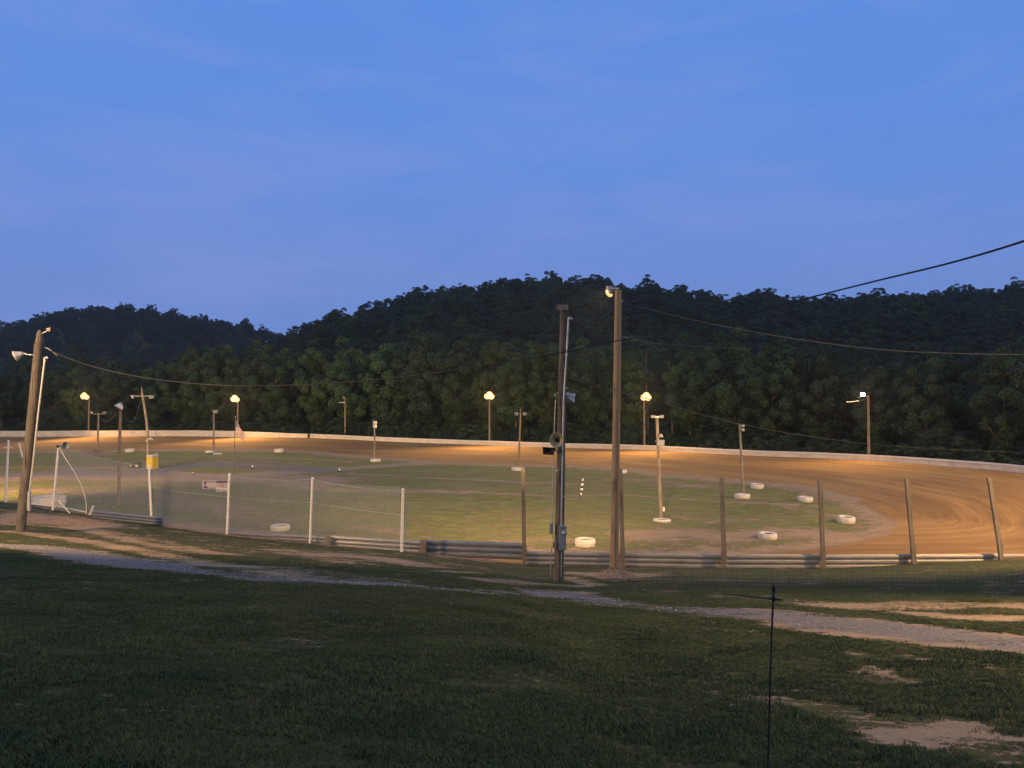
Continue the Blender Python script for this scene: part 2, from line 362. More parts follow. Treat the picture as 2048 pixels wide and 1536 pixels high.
# infield grass outline
INF = [(-160, 915), (0, 907), (150, 905), (300, 903), (500, 904), (600, 907), (700, 916), (840, 927), (1000, 934), (1130, 936), (1240, 944), (1300, 953), (1450, 966), (1560, 978), (1650, 1004), (1700, 1025), (1728, 1045),
       (1700, 1062), (1640, 1075), (1560, 1086), (1450, 1093), (1300, 1097), (1150, 1096), (1000, 1094), (800, 1084), (620, 1068), (420, 1049), (330, 1040), (200, 1030), (0, 1012), (-200, 1005)]
IW = np.array([((p[0]-1024)/F*(CZ*F/(p[1]-768)), CZ*F/(p[1]-768)) for p in INF])
def polydist(poly, X, Y):
    b = np.full(X.shape, 1e9)
    for i in range(len(poly)):
        a = poly[i]; c = poly[(i+1) % len(poly)]; dx, dy = c[0]-a[0], c[1]-a[1]; l2 = dx*dx+dy*dy; t = np.clip(((X-a[0])*dx+(Y-a[1])*dy)/l2, 0, 1)
        b = np.minimum(b, np.hypot(X-a[0]-t*dx, Y-a[1]-t*dy))
    return np.where(inside(poly, X, Y), b, -b)
ID = polydist(IW, GX, GY)
trackside = D_ > 0
grass = np.where(trackside, .5+np.clip(ID*.30, -1.4, .27)+(.16*vnoise(GX, GY*1.5, .16, 77)+.10*vnoise(GX*.6, GY*1.6, .7, 79))*(ID > 0), 1.02+.12*vnoise(GX, GY, .35, 78))
grass[GY > 135] = .9
clay = np.where(trackside, sst(-1.0, -5.0, ID), 0.)
clay = np.where(trackside & (GY < 62), sst(-.6, -3.0, ID)*.75, clay)
gravel = np.zeros(GX.shape)
def cut(m, amt): global grass; grass = grass-m*amt
# infield: worn tracks and bare patches
for pts, wd_, a in [([(480, 950), (620, 942), (740, 934), (880, 925), (980, 918)], 1.6, .95), ([(840, 956), (940, 959), (1060, 966), (1140, 968)], .55, .6), ([(560, 972), (700, 982), (860, 984), (930, 985)], .9, .7), ([(930, 985), (1100, 993), (1240, 990), (1440, 1004), (1640, 1012)], .5, .55),
                    ([(0, 960), (120, 952), (300, 955), (420, 955), (560, 958), (640, 962)], 3.4, .75), ([(0, 935), (200, 936), (300, 940)], .6, .5), ([(130, 943), (210, 935), (330, 936)], .5, .45), ([(500, 915), (640, 920), (700, 924)], .8, .5), ([(0, 980), (200, 985), (400, 1010), (560, 1040)], 2.0, .36), ([(640, 1060), (720, 1055), (800, 1064)], .8, .4),
                    ([(1260, 1070), (1380, 1066), (1460, 1075), (1560, 1066), (1640, 1068)], 1.5, .75), ([(1290, 1085), (1400, 1085)], 1.0, .4), ([(1000, 1084), (1120, 1082), (1240, 1086)], .7, .42), ([(1560, 1010), (1600, 1020), (1660, 1030)], .8, .4), ([(1300, 970), (1440, 975)], .8, .35), ([(700, 948), (800, 952)], .8, .45), ([(1360, 1032), (1420, 1045), (1500, 1040)], .7, .35), ([(180, 910), (210, 909)], 1.0, .5), ([(1230, 960), (1300, 962), (1400, 972)], 1.5, .35)]:
    cut(stroke(pts, wd_), a)
for pts, wd_, a in [([(300, 942), (420, 928), (520, 936), (640, 940)], 2.4, .9), ([(0, 950), (120, 946), (300, 948)], 3.0, .7), ([(420, 928), (520, 925), (600, 932)], 1.8, .8)]:
    m = stroke(pts, wd_); gravel = np.maximum(gravel, m*a); cut(m, a*.55)
# hillside: gravel path, bare soil
PATH = [(-60, 1088), (60, 1095), (140, 1105), (200, 1118), (300, 1130)]
m = stroke(PATH, 1.05); gravel = np.maximum(gravel, m); cut(m, .95)
m = stroke([(150, 1112), (300, 1131), (420, 1147), (560, 1160), (760, 1168), (960, 1184), (1090, 1190), (1180, 1196)], .5); gravel = np.maximum(gravel, m*.95); cut(m, .72)
m = stroke([(1110, 1188), (1200, 1203), (1300, 1214), (1420, 1222), (1560, 1232), (1700, 1250), (1850, 1268), (1990, 1283), (2200, 1305)], 1.25, .35); gravel = np.maximum(gravel, m); cut(m, .95)
m = stroke([(1150, 1197), (1260, 1210), (1330, 1216)], 1.3); cut(-m, .42); m = stroke([(1350, 1210), (1480, 1213)], .5); cut(-m, .4)
for pts, wd_, a in [([(1560, 1252), (1700, 1270), (1800, 1282), (1900, 1290), (2100, 1310)], .35, .85),
                    ([(0, 1035), (60, 1042), (120, 1040), (170, 1050)], 2.2, .6), ([(0, 1062), (60, 1068), (160, 1080), (300, 1105), (420, 1128), (560, 1148), (700, 1165)], .6, .62), ([(150, 1055), (260, 1078), (360, 1100), (470, 1110)], .45, .5), ([(190, 1058), (330, 1082), (420, 1105)], .3, .35),
                    ([(440, 1130), (560, 1135), (680, 1150), (780, 1160)], .7, .45), ([(680, 1108), (760, 1118), (840, 1130)], 1.0, .62), ([(560, 1100), (620, 1110), (700, 1125)], .8, .45), ([(880, 1142), (960, 1146)], .35, .7), ([(920, 1116), (960, 1120)], .9, .7), ([(960, 1160), (1060, 1166), (1150, 1172)], .55, .7), ([(1130, 1155), (1200, 1170)], .4, .7), ([(1100, 1180), (1180, 1186)], .4, .5), ([(1190, 1148), (1260, 1150)], 1.3, .6),
                    ([(1690, 1212), (1800, 1212), (1900, 1208), (2060, 1212)], .8, .66), ([(1840, 1228), (1960, 1236), (2080, 1238)], .5, .7), ([(1460, 1160), (1700, 1166)], .7, .15), ([(1300, 1185), (1500, 1195), (1640, 1205)], .8, .3),
                    ([(1750, 1345), (1810, 1362)], .25, .8), ([(1700, 1305), (1760, 1318)], .14, .6), ([(1940, 1320), (1980, 1340)], .15, .55), ([(1430, 1385), (1470, 1395)], .12, .5),
                    ([(1545, 1400), (1640, 1418), (1720, 1438), (1760, 1462), (1850, 1452), (1900, 1448)], .28, .66), ([(1590, 1382), (1620, 1388)], .12, .5), ([(1790, 1475), (1880, 1470), (1960, 1462), (2060, 1490)], .24, .55), ([(1900, 1500), (1990, 1520), (2050, 1530)], .16, .55), ([(1480, 1262), (1500, 1266)], .18, .6), ([(1820, 1310), (1850, 1320)], .12, .5)]:
    cut(stroke(pts, wd_), a)
# a generally thinner sward on the strip between fence and path
thin = np.where(~trackside & (GY < 60) & (GY > 15), sst(-21, -4, D_)*.24*(1-sst(5, 14, GX))*(1+.9*vnoise(GX, GY*1.8, .8, 31)), 0); grass = grass-thin
grass = grass-np.where(~trackside & (GY < 60), .10*sst(4, 9, GX)*sst(12, 20, GY+0*GX), 0)
grass = np.clip(grass, -.8, 1.3)
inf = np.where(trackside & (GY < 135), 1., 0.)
sv = np.zeros(GX.shape+(3,)); sv[..., 0] = S_; sv[..., 1] = D_
ny, nx_ = GX.shape; IDX = np.arange(ny*nx_).reshape(ny, nx_)
fa = np.stack([IDX[:-1, :-1], IDX[:-1, 1:], IDX[1:, 1:], IDX[1:, :-1]], -1).reshape(-1, 4)
cgrass = grass[:-1, :-1].ravel(); cgrav = gravel[:-1, :-1].ravel(); cy = GY[:-1, :-1].ravel(); ctr = trackside[:-1, :-1].ravel(); cid = ID[:-1, :-1].ravel()
cls = np.zeros(len(fa), int)                                   # 0 lawn
cls[(cgrav > .5) & ~ctr] = 1                                     # gravel path
cls[ctr] = 2; cls[ctr & (cid > 0)] = 3; cls[cy > 142] = 4
V = np.stack([GX, GY, GZ], -1).reshape(-1, 3)
def sub(name, k):
    f = fa[cls == k]; u, inv = np.unique(f, return_inverse=True); me = bpy.data.meshes.new(name)
    me.vertices.add(len(u)); me.vertices.foreach_set('co', V[u].ravel()); n = len(f)
    me.loops.add(n*4); me.polygons.add(n); me.loops.foreach_set('vertex_index', inv.reshape(-1).astype(np.int32)); me.polygons.foreach_set('loop_start', np.arange(0, n*4, 4, dtype=np.int32))
    me.polygons.foreach_set('use_smooth', np.ones(n, bool)); me.update(calc_edges=True)
    for an, ar in (('grass', grass), ('gravel', gravel), ('clay', clay), ('inf', inf)):
        a = me.attributes.new(an, 'FLOAT', 'POINT'); a.data.foreach_set('value', ar.ravel()[u].astype(np.float32))
    a = me.attributes.new('st', 'FLOAT_VECTOR', 'POINT'); a.data.foreach_set('vector', sv.reshape(-1, 3)[u].ravel().astype(np.float32))
    me.materials.append(M['ground']); o = bpy.data.objects.new(name, me); COL.objects.link(o); o['kind'] = 'structure'; return o
for nm_, k in (('lawn', 0), ('gravel_path', 1), ('dirt_track', 2), ('infield', 3), ('hills', 4)): sub(nm_, k)

# ------------------------------------------------------------------ far walls
def curve_pts(pxa, pxb, step=.5):
    """points of the outline between two picture columns of the far wall"""
    seg = catmull(ctl[:len(WALLPX)+2], 60, False); px = 1024+F*seg[:, 0]/seg[:, 1]
    return seg[(px >= pxa) & (px <= pxb)]
def wall(name, seg, thick, label, lip=False):
    e = empty(name, (seg[0][0], seg[0][1], 0), label, 'wall'); b = MB(); o = np.array(e.location)
    d = np.r_[0, np.cumsum(np.hypot(*np.diff(seg[:, :2], axis=0).T))]; Lp = 3.05; n = max(1, int(d[-1]/Lp)); Lp = d[-1]/n
    caps = MB()
    for i in range(n):
        a, c = i*Lp+.012, (i+1)*Lp-.012; jz = random.uniform(-.03, .03); q = []
        for s_ in (a, c): q.append([np.interp(s_, d, seg[:, j]) for j in range(6)])
        t = np.array([q[1][0]-q[0][0], q[1][1]-q[0][1]]); t /= np.linalg.norm(t); nrm = np.array([-t[1], t[0]])
        if nrm@np.array([-q[0][0]*0, -1]) > 0: nrm = -nrm     # away from the track
        if nrm[1] < 0 and nrm[0] < 0: nrm = -nrm
        vs = []
        for z0 in (0, 1):
            for k, (qq, off) in enumerate(((q[0], 0), (q[1], 0), (q[1], thick), (q[0], thick))):
                z = qq[2]-.3 if z0 == 0 else qq[2]+qq[5]+jz+(random.uniform(-.015, .015))
                off2 = off*(1 if z0 else 1.25)-(0 if z0 else .06)
                vs.append((qq[0]+nrm[0]*off2-o[0], qq[1]+nrm[1]*off2-o[1], z))
        b.add(vs, [(3, 2, 1, 0), (4, 5, 6, 7), (0, 1, 5, 4), (1, 2, 6, 5), (2, 3, 7, 6), (3, 0, 4, 7)])
        if lip:
            vs2 = []
            for dz in (-.13, .045):
                for qq, off in ((q[0], -.10), (q[1], -.10), (q[1], -.01), (q[0], -.01)): vs2.append((qq[0]+nrm[0]*off-o[0], qq[1]+nrm[1]*off-o[1], qq[2]+qq[5]+dz+jz*.3))
            caps.add(vs2, [(3, 2, 1, 0), (4, 5, 6, 7), (0, 1, 5, 4), (1, 2, 6, 5), (2, 3, 7, 6), (3, 0, 4, 7)])
    b.build('barrier', M['concrete'], e)
    if lip: caps.build('top_rail', M['white_paint'], e)
    return e
wall('concrete_wall', curve_pts(-200, 617), .35, 'taller pale concrete wall along the far left of the dirt track')
wall('concrete_wall', curve_pts(617.5, 2400), .25, 'low pale concrete wall with a white top edge round the far right bend', True)

# ------------------------------------------------------------------ trees
def crown_mesh(name, seed, Rx, Rz, zc, ncl, nleaf, ls, mat, low=1.0):
    r = np.random.default_rng(seed); Vs = []; 
    # clumps on a lumpy ellipsoid, some inside
    cc = []
    while len(cc) < ncl:
        v = r.normal(size=3); v /= np.linalg.norm(v); 
        if v[2] < -low: continue
        rr = r.uniform(.45, 1.0)**.6*(1+.16*math.sin(3*math.atan2(v[1], v[0])+seed)+.1*math.sin(5*v[2]+seed*2))
        f = 1-.35*max(0, -v[2]); cc.append((v[0]*Rx*rr*f, v[1]*Rx*rr*f, zc+v[2]*Rz*rr, v[0], v[1], v[2]))
    cc = np.array(cc); cr_ = r.uniform(.17, .30, ncl)*Rx
    n = ncl*nleaf; ci = np.repeat(np.arange(ncl), nleaf)
    d = r.normal(size=(n, 3)); d += cc[ci, 3:6]*.9+np.array([0, 0, .30]); d /= np.linalg.norm(d, axis=1)[:, None]
    p = cc[ci, :3]+d*(cr_[ci]*r.uniform(.55, 1.08, n)**.5)[:, None]*np.array([1, 1, .95])
    nr = d+r.normal(size=(n, 3))*.55; nr /= np.linalg.norm(nr, axis=1)[:, None]
    a = np.cross(nr, r.normal(size=(n, 3))); a /= np.linalg.norm(a, axis=1)[:, None]; b = np.cross(nr, a)
    L_ = (ls*r.uniform(.6, 1.35, n))[:, None]; Wd = L_*.55
    q = np.stack([p-a*L_, p+b*Wd+nr*L_*.15, p+a*L_, p-b*Wd+nr*L_*.15], 1)
    me = bpy.data.meshes.new(name); me.vertices.add(n*4); me.vertices.foreach_set('co', q.reshape(-1).astype(np.float32))
    me.loops.add(n*4); me.polygons.add(n); me.loops.foreach_set('vertex_index', np.arange(n*4, dtype=np.int32)); me.polygons.foreach_set('loop_start', np.arange(0, n*4, 4, dtype=np.int32))
    me.update(calc_edges=True); me.materials.append(mat); return me
def trunk_mesh(seed, H, r0, lean=.3):
    random.seed(seed); b = MB(); pts = [Vector((0, 0, -.4))]; 
    for k in range(1, 7): pts.append(Vector((lean*math.sin(k*.7+seed)*k/6, lean*math.cos(k*.9+seed)*k/6, H*.78*k/6)))
    b.tube(pts, [r0*(1.25-k*.19) if k else r0*1.4 for k in range(7)], 7, wob=.06)
    for k in range(6):
        i = random.randint(2, 5); a = random.uniform(0, 6.28); p = pts[i]; ln = H*random.uniform(.16, .3)
        e1 = p+Vector((math.cos(a), math.sin(a), .8))*ln*.55; e2 = e1+Vector((math.cos(a), math.sin(a), 1.3))*ln*.4
        b.tube([p, e1, e2], [r0*.42, r0*.26, r0*.1], 5)
    return b
protos = []
specs = [(1, 4.6, 6.4, 8.6, 70, 400, .165, 'leaf1'), (2, 4.0, 7.0, 9.0, 74, 400, .165, 'leaf1'), (3, 5.2, 5.6, 8.4, 78, 400, .17, 'leaf2'), (4, 3.6, 6.8, 8.8, 64, 400, .165, 'leaf3'), (5, 4.8, 6.6, 9.2, 74, 400, .165, 'leaf2'), (6, 4.2, 5.4, 7.4, 68, 400, .165, 'leaf1')]
for sd, Rx, Rz, zc, nc, nl, ls, mt in specs:
    protos.append((crown_mesh('crown', sd, Rx, Rz, zc, nc, nl, ls, M[mt]), sd, Rx, zc+Rz))
tmesh = []
for k in range(4):
    b = trunk_mesh(20+k, 13, .2+.03*k); o = b.build('trunk', M['bark']); tmesh.append(o.data); bpy.data.objects.remove(o)
used = []
LAND = [(177, 'leftmost lit lamp'), (475, 'second lit lamp'), (690, 'unlit far pole'), (978, 'third lit lamp'), (1120, 'dark meter pole'), (1232, 'tall brown pole'), (1289, 'fourth lit lamp'), (1738, 'right bend lamp')]
def make_tree(x, y, z, s, rz, pi, label, group, hs=1.0):
    me, sd, Rx, H = protos[pi]; e = empty('tree', (x, y, z), label, 'tree', group, rz); e.scale = (s, s, s*hs)
    c = bpy.data.objects.new('crown', me); COL.objects.link(c); c.parent = e
    t = bpy.data.objects.new('trunk', tmesh[pi % 4]); COL.objects.link(t); t.parent = e
    return e
random.seed(5)
seg = catmull(ctl[:len(WALLPX)+2], 60, False); dl = np.r_[0, np.cumsum(np.hypot(*np.diff(seg[:, :2], axis=0).T))]
# crown tops of the front row as read along the photograph (column, row)
TOP = np.array([(-300, 740), (0, 745), (120, 725), (300, 735), (400, 715), (520, 705), (640, 712), (720, 706), (820, 700), (925, 688), (1040, 702), (1100, 705), (1200, 700), (1290, 705), (1400, 712), (1470, 700), (1550, 698), (1640, 705), (1700, 735), (1800, 765), (1860, 735), (1950, 725), (2048, 715), (2500, 710)], float)
ind = []
for row, (off, sp, spr) in enumerate([(9, 6.2, 1.0), (16, 6.5, .98), (25, 7.0, 1.04)]):
    s_ = random.uniform(0, 4)
    while s_ < dl[-1]:
        i = np.searchsorted(dl, s_); i = min(max(i, 1), len(seg)-2); t = seg[i+1, :2]-seg[i-1, :2]; t /= np.linalg.norm(t); nrm = np.array([-t[1], t[0]])
        x, y = seg[i, :2]+nrm*(off+random.uniform(-2.5, 2.5)); px = 1024+F*x/y
        if -140 < px < 2180 and y > 60:
            z = gz(x, y); pi = random.randrange(6)
            if 1400 < px < 1700: pi = random.choice([3, 1, 0, 3])
            top = CZ+(768-np.interp(px, TOP[:, 0], TOP[:, 1])-random.uniform(-26, 14)+(0, 6, -4)[row])/F*y
            top = max(top, 9.5)-z; s = top/protos[pi][3]; 
            s = min(max(s, .62), 1.35); ind.append((x, y, z, s, random.uniform(0, 6.28), pi, px, row, top))
        s_ += sp*random.uniform(.8, 1.25)
cand = {}
for t_ in ind:
    px = t_[6]; k = min(range(len(LAND)), key=lambda j: abs(LAND[j][0]-px)); nearp = LAND[k]
    size = 'tall' if t_[8] > 16.5 else 'medium-height' if t_[8] > 14 else 'short'; tone = {0: 'mid green', 1: 'mid green', 2: 'dark green', 3: 'yellow-green', 4: 'dark green', 5: 'mid green'}[t_[5]]
    wid = 'spreading' if t_[5] in (2, 4) else 'narrow' if t_[5] in (1, 3) else 'rounded'
    side = 'just behind' if abs(nearp[0]-px) < 18 else ('a little left of' if px > nearp[0]-70 else 'well left of') if px < nearp[0] else ('a little right of' if px < nearp[0]+70 else 'well right of')
    rown = ('front row', 'middle row', 'back row')[t_[7]]
    lab = f'{size} {wid} {tone} tree, {rown}, {side} {nearp[1]}'
    cand.setdefault(lab, []).append(t_)
for lab, ts in cand.items():
    for t_ in ts: make_tree(*t_[:6], lab, 'trees in the rows behind the far wall')
nfront = len(ind)
# wooded hillsides
pts = []
for y in np.arange(168, 352, 7.2):
    for x in np.arange(-.72*y-10, .74*y+14, 7.4):
        X = x+random.uniform(-3, 3); Y = y+random.uniform(-3, 3); px = 1024+F*X/Y
        pts.append((X, Y, 1))
for y in np.arange(360, 600, 10):
    for x in np.arange(-.74*y-10, -.24*y, 9.5): pts.append((x+random.uniform(-4, 4), y+random.uniform(-4, 4), 2))
for y in np.arange(92, 168, 7.5):
    for x in np.arange(.40*y, .80*y, 7.0):
        X = x+random.uniform(-2.5, 2.5); Y = y+random.uniform(-2.5, 2.5)
        if curve_info(np.array([X]), np.array([Y]))[0][0] < -32: pts.append((X, Y, 1))
PA = np.array(pts); PZ = terrain(PA[:, 0], PA[:, 1])
order = np.argsort(PA[:, 1]); ntree = max(0, 285-nfront)
# the nearest ones are trees of their own
for j in order[:ntree]:
    make_tree(PA[j, 0], PA[j, 1], PZ[j]-.3, random.uniform(.75, 1.05), random.uniform(0, 6.28), random.randrange(6), 'dark leafy tree standing in the crowded foot of the wooded hillside', 'trees at the foot of the wooded hill')
def gn_scatter(name, pts, rots, scls, kinds, srcs):
    me = bpy.data.meshes.new(name); me.from_pydata([tuple(p) for p in pts], [], [])
    a = me.attributes.new('rot', 'FLOAT_VECTOR', 'POINT'); a.data.foreach_set('vector', np.array(rots, np.float32).ravel())
    a = me.attributes.new('scl', 'FLOAT_VECTOR', 'POINT'); a.data.foreach_set('vector', np.array(scls, np.float32).ravel())
    a = me.attributes.new('sort', 'INT', 'POINT'); a.data.foreach_set('value', np.array(kinds, np.int32))
    o = bpy.data.objects.new(name, me); COL.objects.link(o); o['kind'] = 'stuff'
    g = bpy.data.node_groups.new(name, 'GeometryNodeTree'); g.interface.new_socket('Geometry', in_out='INPUT', socket_type='NodeSocketGeometry'); g.interface.new_socket('Geometry', in_out='OUTPUT', socket_type='NodeSocketGeometry')
    gi = g.nodes.new('NodeGroupInput'); go = g.nodes.new('NodeGroupOutput'); jn = g.nodes.new('GeometryNodeJoinGeometry'); g.links.new(jn.outputs[0], go.inputs[0])
    def na(nm, ty): n = g.nodes.new('GeometryNodeInputNamedAttribute'); n.data_type = ty; n.inputs['Name'].default_value = nm; return n.outputs[0]
    ra, sa, ka = na('rot', 'FLOAT_VECTOR'), na('scl', 'FLOAT_VECTOR'), na('sort', 'INT')
    for k, s_ in enumerate(srcs):
        oi = g.nodes.new('GeometryNodeObjectInfo'); oi.inputs['Object'].default_value = s_; oi.inputs['As Instance'].default_value = True
        cmp_ = g.nodes.new('FunctionNodeCompare'); cmp_.data_type = 'INT'; cmp_.operation = 'EQUAL'; g.links.new(ka, cmp_.inputs[2]); cmp_.inputs[3].default_value = k
        ip = g.nodes.new('GeometryNodeInstanceOnPoints'); g.links.new(gi.outputs[0], ip.inputs['Points']); g.links.new(cmp_.outputs[0], ip.inputs['Selection']); g.links.new(oi.outputs['Geometry'], ip.inputs['Instance'])
        g.links.new(ra, ip.inputs['Rotation']); g.links.new(sa, ip.inputs['Scale']); g.links.new(ip.outputs[0], jn.inputs[0])
    md = o.modifiers.new('scatter', 'NODES'); md.node_group = g; return o
crown_src = []
for pi in range(6): crown_src.append(next(o for o in bpy.data.objects if o.name.startswith('crown') and o.data == protos[pi][0]))
rest = order[ntree:]
def forest(name, idx, label):
    sc = rng.uniform(.60, .95, len(idx))*np.where(rng.random(len(idx)) > .95, 1.2, 1); hs = rng.uniform(.66, .88, len(idx))
    o = gn_scatter(name, [(PA[j, 0], PA[j, 1], PZ[j]-.8) for j in idx], [(0, 0, a) for a in rng.uniform(0, 6.28, len(idx))], [(a, a, a*h) for a, h in zip(sc, hs)], rng.integers(0, 6, len(idx)), crown_src)
    tag(o, label, 'forest')
forest('forest', [j for j in rest if PA[j, 2] == 1], 'dense dark woodland covering the long main hill behind the track')
forest('forest', [j for j in rest if PA[j, 2] == 2], 'darker distant woodland on the lower hill at the far left')
# undergrowth behind the wall
ug = []
for off in (3.5, 6.5, 11, 20, 30):
    s_ = 0.
    while s_ < dl[-1]:
        i = min(max(np.searchsorted(dl, s_), 1), len(seg)-2); t = seg[i+1, :2]-seg[i-1, :2]; t /= np.linalg.norm(t); nrm = np.array([-t[1], t[0]])
        x, y = seg[i, :2]+nrm*(off+random.uniform(-1, 1)); ug.append((x, y, off)); s_ += random.uniform(1.4, 2.6)
ug = [u for u in ug if u[1] > 58]
ua = np.array(ug); uz = terrain(ua[:, 0], ua[:, 1]); us = rng.uniform(.12, .26, len(ua))*np.where(ua[:, 2] > 5, 1.6, .8)
tag(gn_scatter('undergrowth', [(a[0], a[1], z-us[i]*4.5) for i, (a, z) in enumerate(zip(ua, uz))], [(0, 0, a) for a in rng.uniform(0, 6.28, len(ua))], [(s*1.6, s*1.6, s*.9) for s in us], rng.integers(0, 3, len(ua)), [crown_src[0], crown_src[2], crown_src[4]]), 'dark leafy undergrowth along the foot of the trees behind the wall', 'undergrowth')
# bare pale trunks seen among the trees
for k, (px, py0, py1, lean) in enumerate([(1296, 560+140, 893, 0), (1386, 838, 896, -6), (1400, 770, 896, 4), (1345, 720, 893, -3)]):
    Dt = 116 if px < 1300 else 113; b_ = P(px, py1, Dt); tp = P(px+lean-4, py0, Dt); e = empty('tree', (b_.x, b_.y, gz(b_.x, b_.y)), ['thin pale bare tree rising behind the fourth lit lamp', 'short slanting bare trunk behind the wall between the brown pole and the bend', 'tall thin bare trunk beside the slanting one behind the wall', 'thin grey bare tree right of the fourth lit lamp'][k], 'tree')
    o_ = Vector(e.location); b = MB(); h = tp-o_
    b.tube([Vector((0, 0, -.3)), h*.35+Vector((.1, 0, 0)), h*.7+Vector((-.08, 0, 0)), h], [.14, .11, .08, .03], 7); b.build('trunk', M['bark'], e)
    b = MB()
    for q in range(7):
        f = random.uniform(.45, .95); a = random.uniform(0, 6.28); p0 = h*f; b.tube([p0, p0+Vector((math.cos(a)*.6, math.sin(a)*.4, .8)), p0+Vector((math.cos(a)*1.0, math.sin(a)*.7, 1.8))], [.035, .02, .008], 4)
    b.build('branches', M['bark'], e)

# ------------------------------------------------------------------ poles and lamps
def polepts(b, t, bow=0, n=7):
    return [b+(t-b)*(k/(n-1))+Vector((bow*math.sin(math.pi*k/(n-1)), 0, 0)) for k in range(n)]
def spot(name, loc, target, power, col, size=2.6, rad=.25, parent=None, blend=.6):
    l = bpy.data.lights.new(name, 'SPOT'); l.energy = power; l.color = col; l.spot_size = size; l.spot_blend = blend; l.shadow_soft_size = rad
    o = bpy.data.objects.new(name, l); COL.objects.link(o); o.location = loc; o.rotation_euler = (Vector(target)-Vector(loc)).to_track_quat('-Z', 'Y').to_euler()
    return o
def flood(parent, c, aim, s=.4, lit=None, name='floodlight', housing='lamp_housing'):
    """box floodlight: tapered housing, glass and U bracket; c is the centre in parent space"""
    q = Vector(aim).normalized().to_track_quat('Z', 'Y').to_matrix(); c = Vector(c)
    b = MB(); 
    # housing: back narrow, front wide
    vs = []
    for z, w_, h_ in ((-.35, .45, .35), (.0, .9, .75), (.22, 1.0, .85)):
        for x, y in ((-1, -1), (1, -1), (1, 1), (-1, 1)): vs.append(q @ Vector((x*w_*s/2*1.1, y*h_*s/2, z*s))+c)
    b.add(vs, [(3, 2, 1, 0), (0, 1, 5, 4), (1, 2, 6, 5), (2, 3, 7, 6), (3, 0, 4, 7), (4, 5, 9, 8), (5, 6, 10, 9), (6, 7, 11, 10), (7, 4, 8, 11)])
    h = b.build(name, M[housing], parent)
    g = MB(); g.add([q @ Vector((x*s*.5, y*s*.39, .235*s+.03*s*(0 if abs(x) == 1 else 1)))+c for x, y in ((-1, -1), (0, -1), (1, -1), (1, 1), (0, 1), (-1, 1))], [(0, 1, 4, 5), (1, 2, 3, 4)])
    # close the bulge
    g.build('glass', M[lit] if lit else M['glass_off'], h)
    if lit == 'lit':
        rf = MB(); rf.lathe([(.30*s, .27*s), (.60*s, .36*s), (.98*s, .54*s)], c, Vector(aim).normalized(), 18); rf.build('reflector', M['lit_rim'], h)
        rf = MB(); rf.lathe([(.0, .30*s), (.30*s, .33*s), (.31*s, .28*s)], c, Vector(aim).normalized(), 18); rf.build('bulb', M['lit'], h)
    k = MB(); k.tube([q @ Vector((-.6*s, 0, 0))+c, q @ Vector((-.6*s, .1*s, -.5*s))+c, q @ Vector((.6*s, .1*s, -.5*s))+c, q @ Vector((.6*s, 0, 0))+c], .012+.02*s, 5); k.build('bracket', M['galv'], h)
    return h
# far lamp poles beyond the wall
def farpole(px, ytop, ybase, D, label, lit=True, heads=3, arm=None, mat='pole_brown', group=None, rad=.14):
    bx = P(px, ybase, D); z0 = gz(bx.x, bx.y); e = empty('lamp_pole', (bx.x, bx.y, z0), label, 'lamp pole', group)
    top = P(px, ytop, D)-Vector(e.location); top.x += (177 < 0)*0
    MB().tube(polepts(Vector((0, 0, -.3)), top+Vector((-(px-1024)/F*.03*top.z, 0, .15))), [rad*(1.1-.045*k) for k in range(7)], 10).build('pole', M[mat], e)
    return e, top
for i, (px, yt, yb, D, lab) in enumerate([(177, 792, 866, 132.0, 'lit lamp pole behind the far wall, leftmost of those with glowing lamps'), (475, 797, 866, 128.9, 'lit lamp pole behind the far wall, rising beside the flagpole with the striped flag'), (979, 791, 884, 115.6, 'lit lamp pole behind the low wall, left of the dark utility pole with the meter'), (1289, 793, 893, 107.6, 'lit lamp pole behind the low wall, just right of the tall brown utility pole')]):
    e, top = farpole(px, yt, yb, D, lab, group='lit lamp poles behind the far wall')
    MB().box(top+Vector((0, -1.0, -.28)), (.9, .08, .08)).build('crossarm', M['pole_grey'], e)
    for k, (dx, dz) in enumerate(((-.27, -.03), (.27, -.08), (.02, .28))):
        flood(e, top+Vector((dx, -1.05, dz)), (dx*.9, -1, -.35), .46, 'lit')
    MB().box(top+Vector((0, -.5, -.2)), (.09, 1.1, .09)).build('bracket_arm', M['galv'], e)
    wp = Vector(e.location)+top
    tgt = (wp.x*.75, wp.y-24, 0)
    spot('sodium_light', wp+Vector((0, -2.0, -.1)), tgt, FAR_W, SODIUM, 3.0, .4)
e, top = farpole(690, 798, 872, 126, 'unlit slim pole behind the low wall with an insulator on top', rad=.13)
MB().box(top+Vector((-.5, -.1, -.55)), (1.1, .06, .06)).build('arm', M['galv'], e)
MB().lathe([(.0, .0), (.09, .02), (.11, .1), (.05, .16), (.08, .22), (.0, .3)], top+Vector((-.18, -.05, .12)), n=8).build('insulator', M['white_paint'], e)
e, top = farpole(1738, 793, 911, 86.2, 'lamp pole behind the wall at the right bend with one small white glowing lamp', rad=.15)
MB().tube([top+Vector((0, 0, -.05)), top+Vector((-.35, -.05, .02)), top+Vector((-.55, -.08, .12))], .035, 6).build('arm', M['galv'], e)
flood(e, top+Vector((-.72, -.1, .25)), (-.8, -1, -.2), .42, 'lit_white')
MB().tube([top+Vector((-.55, -.1, -.35)), top+Vector((-1.4, -.1, -.5)), top+Vector((-2.6, -.1, -.62))], .022, 5).build('side_wire', M['cable_pale'], e)
wp = Vector(e.location)+top; spot('bend_light', wp+Vector((-1.0, -.6, 0)), (wp.x-14, wp.y-12, 0), FAR_W*.55, WARMW, 2.7, .3)

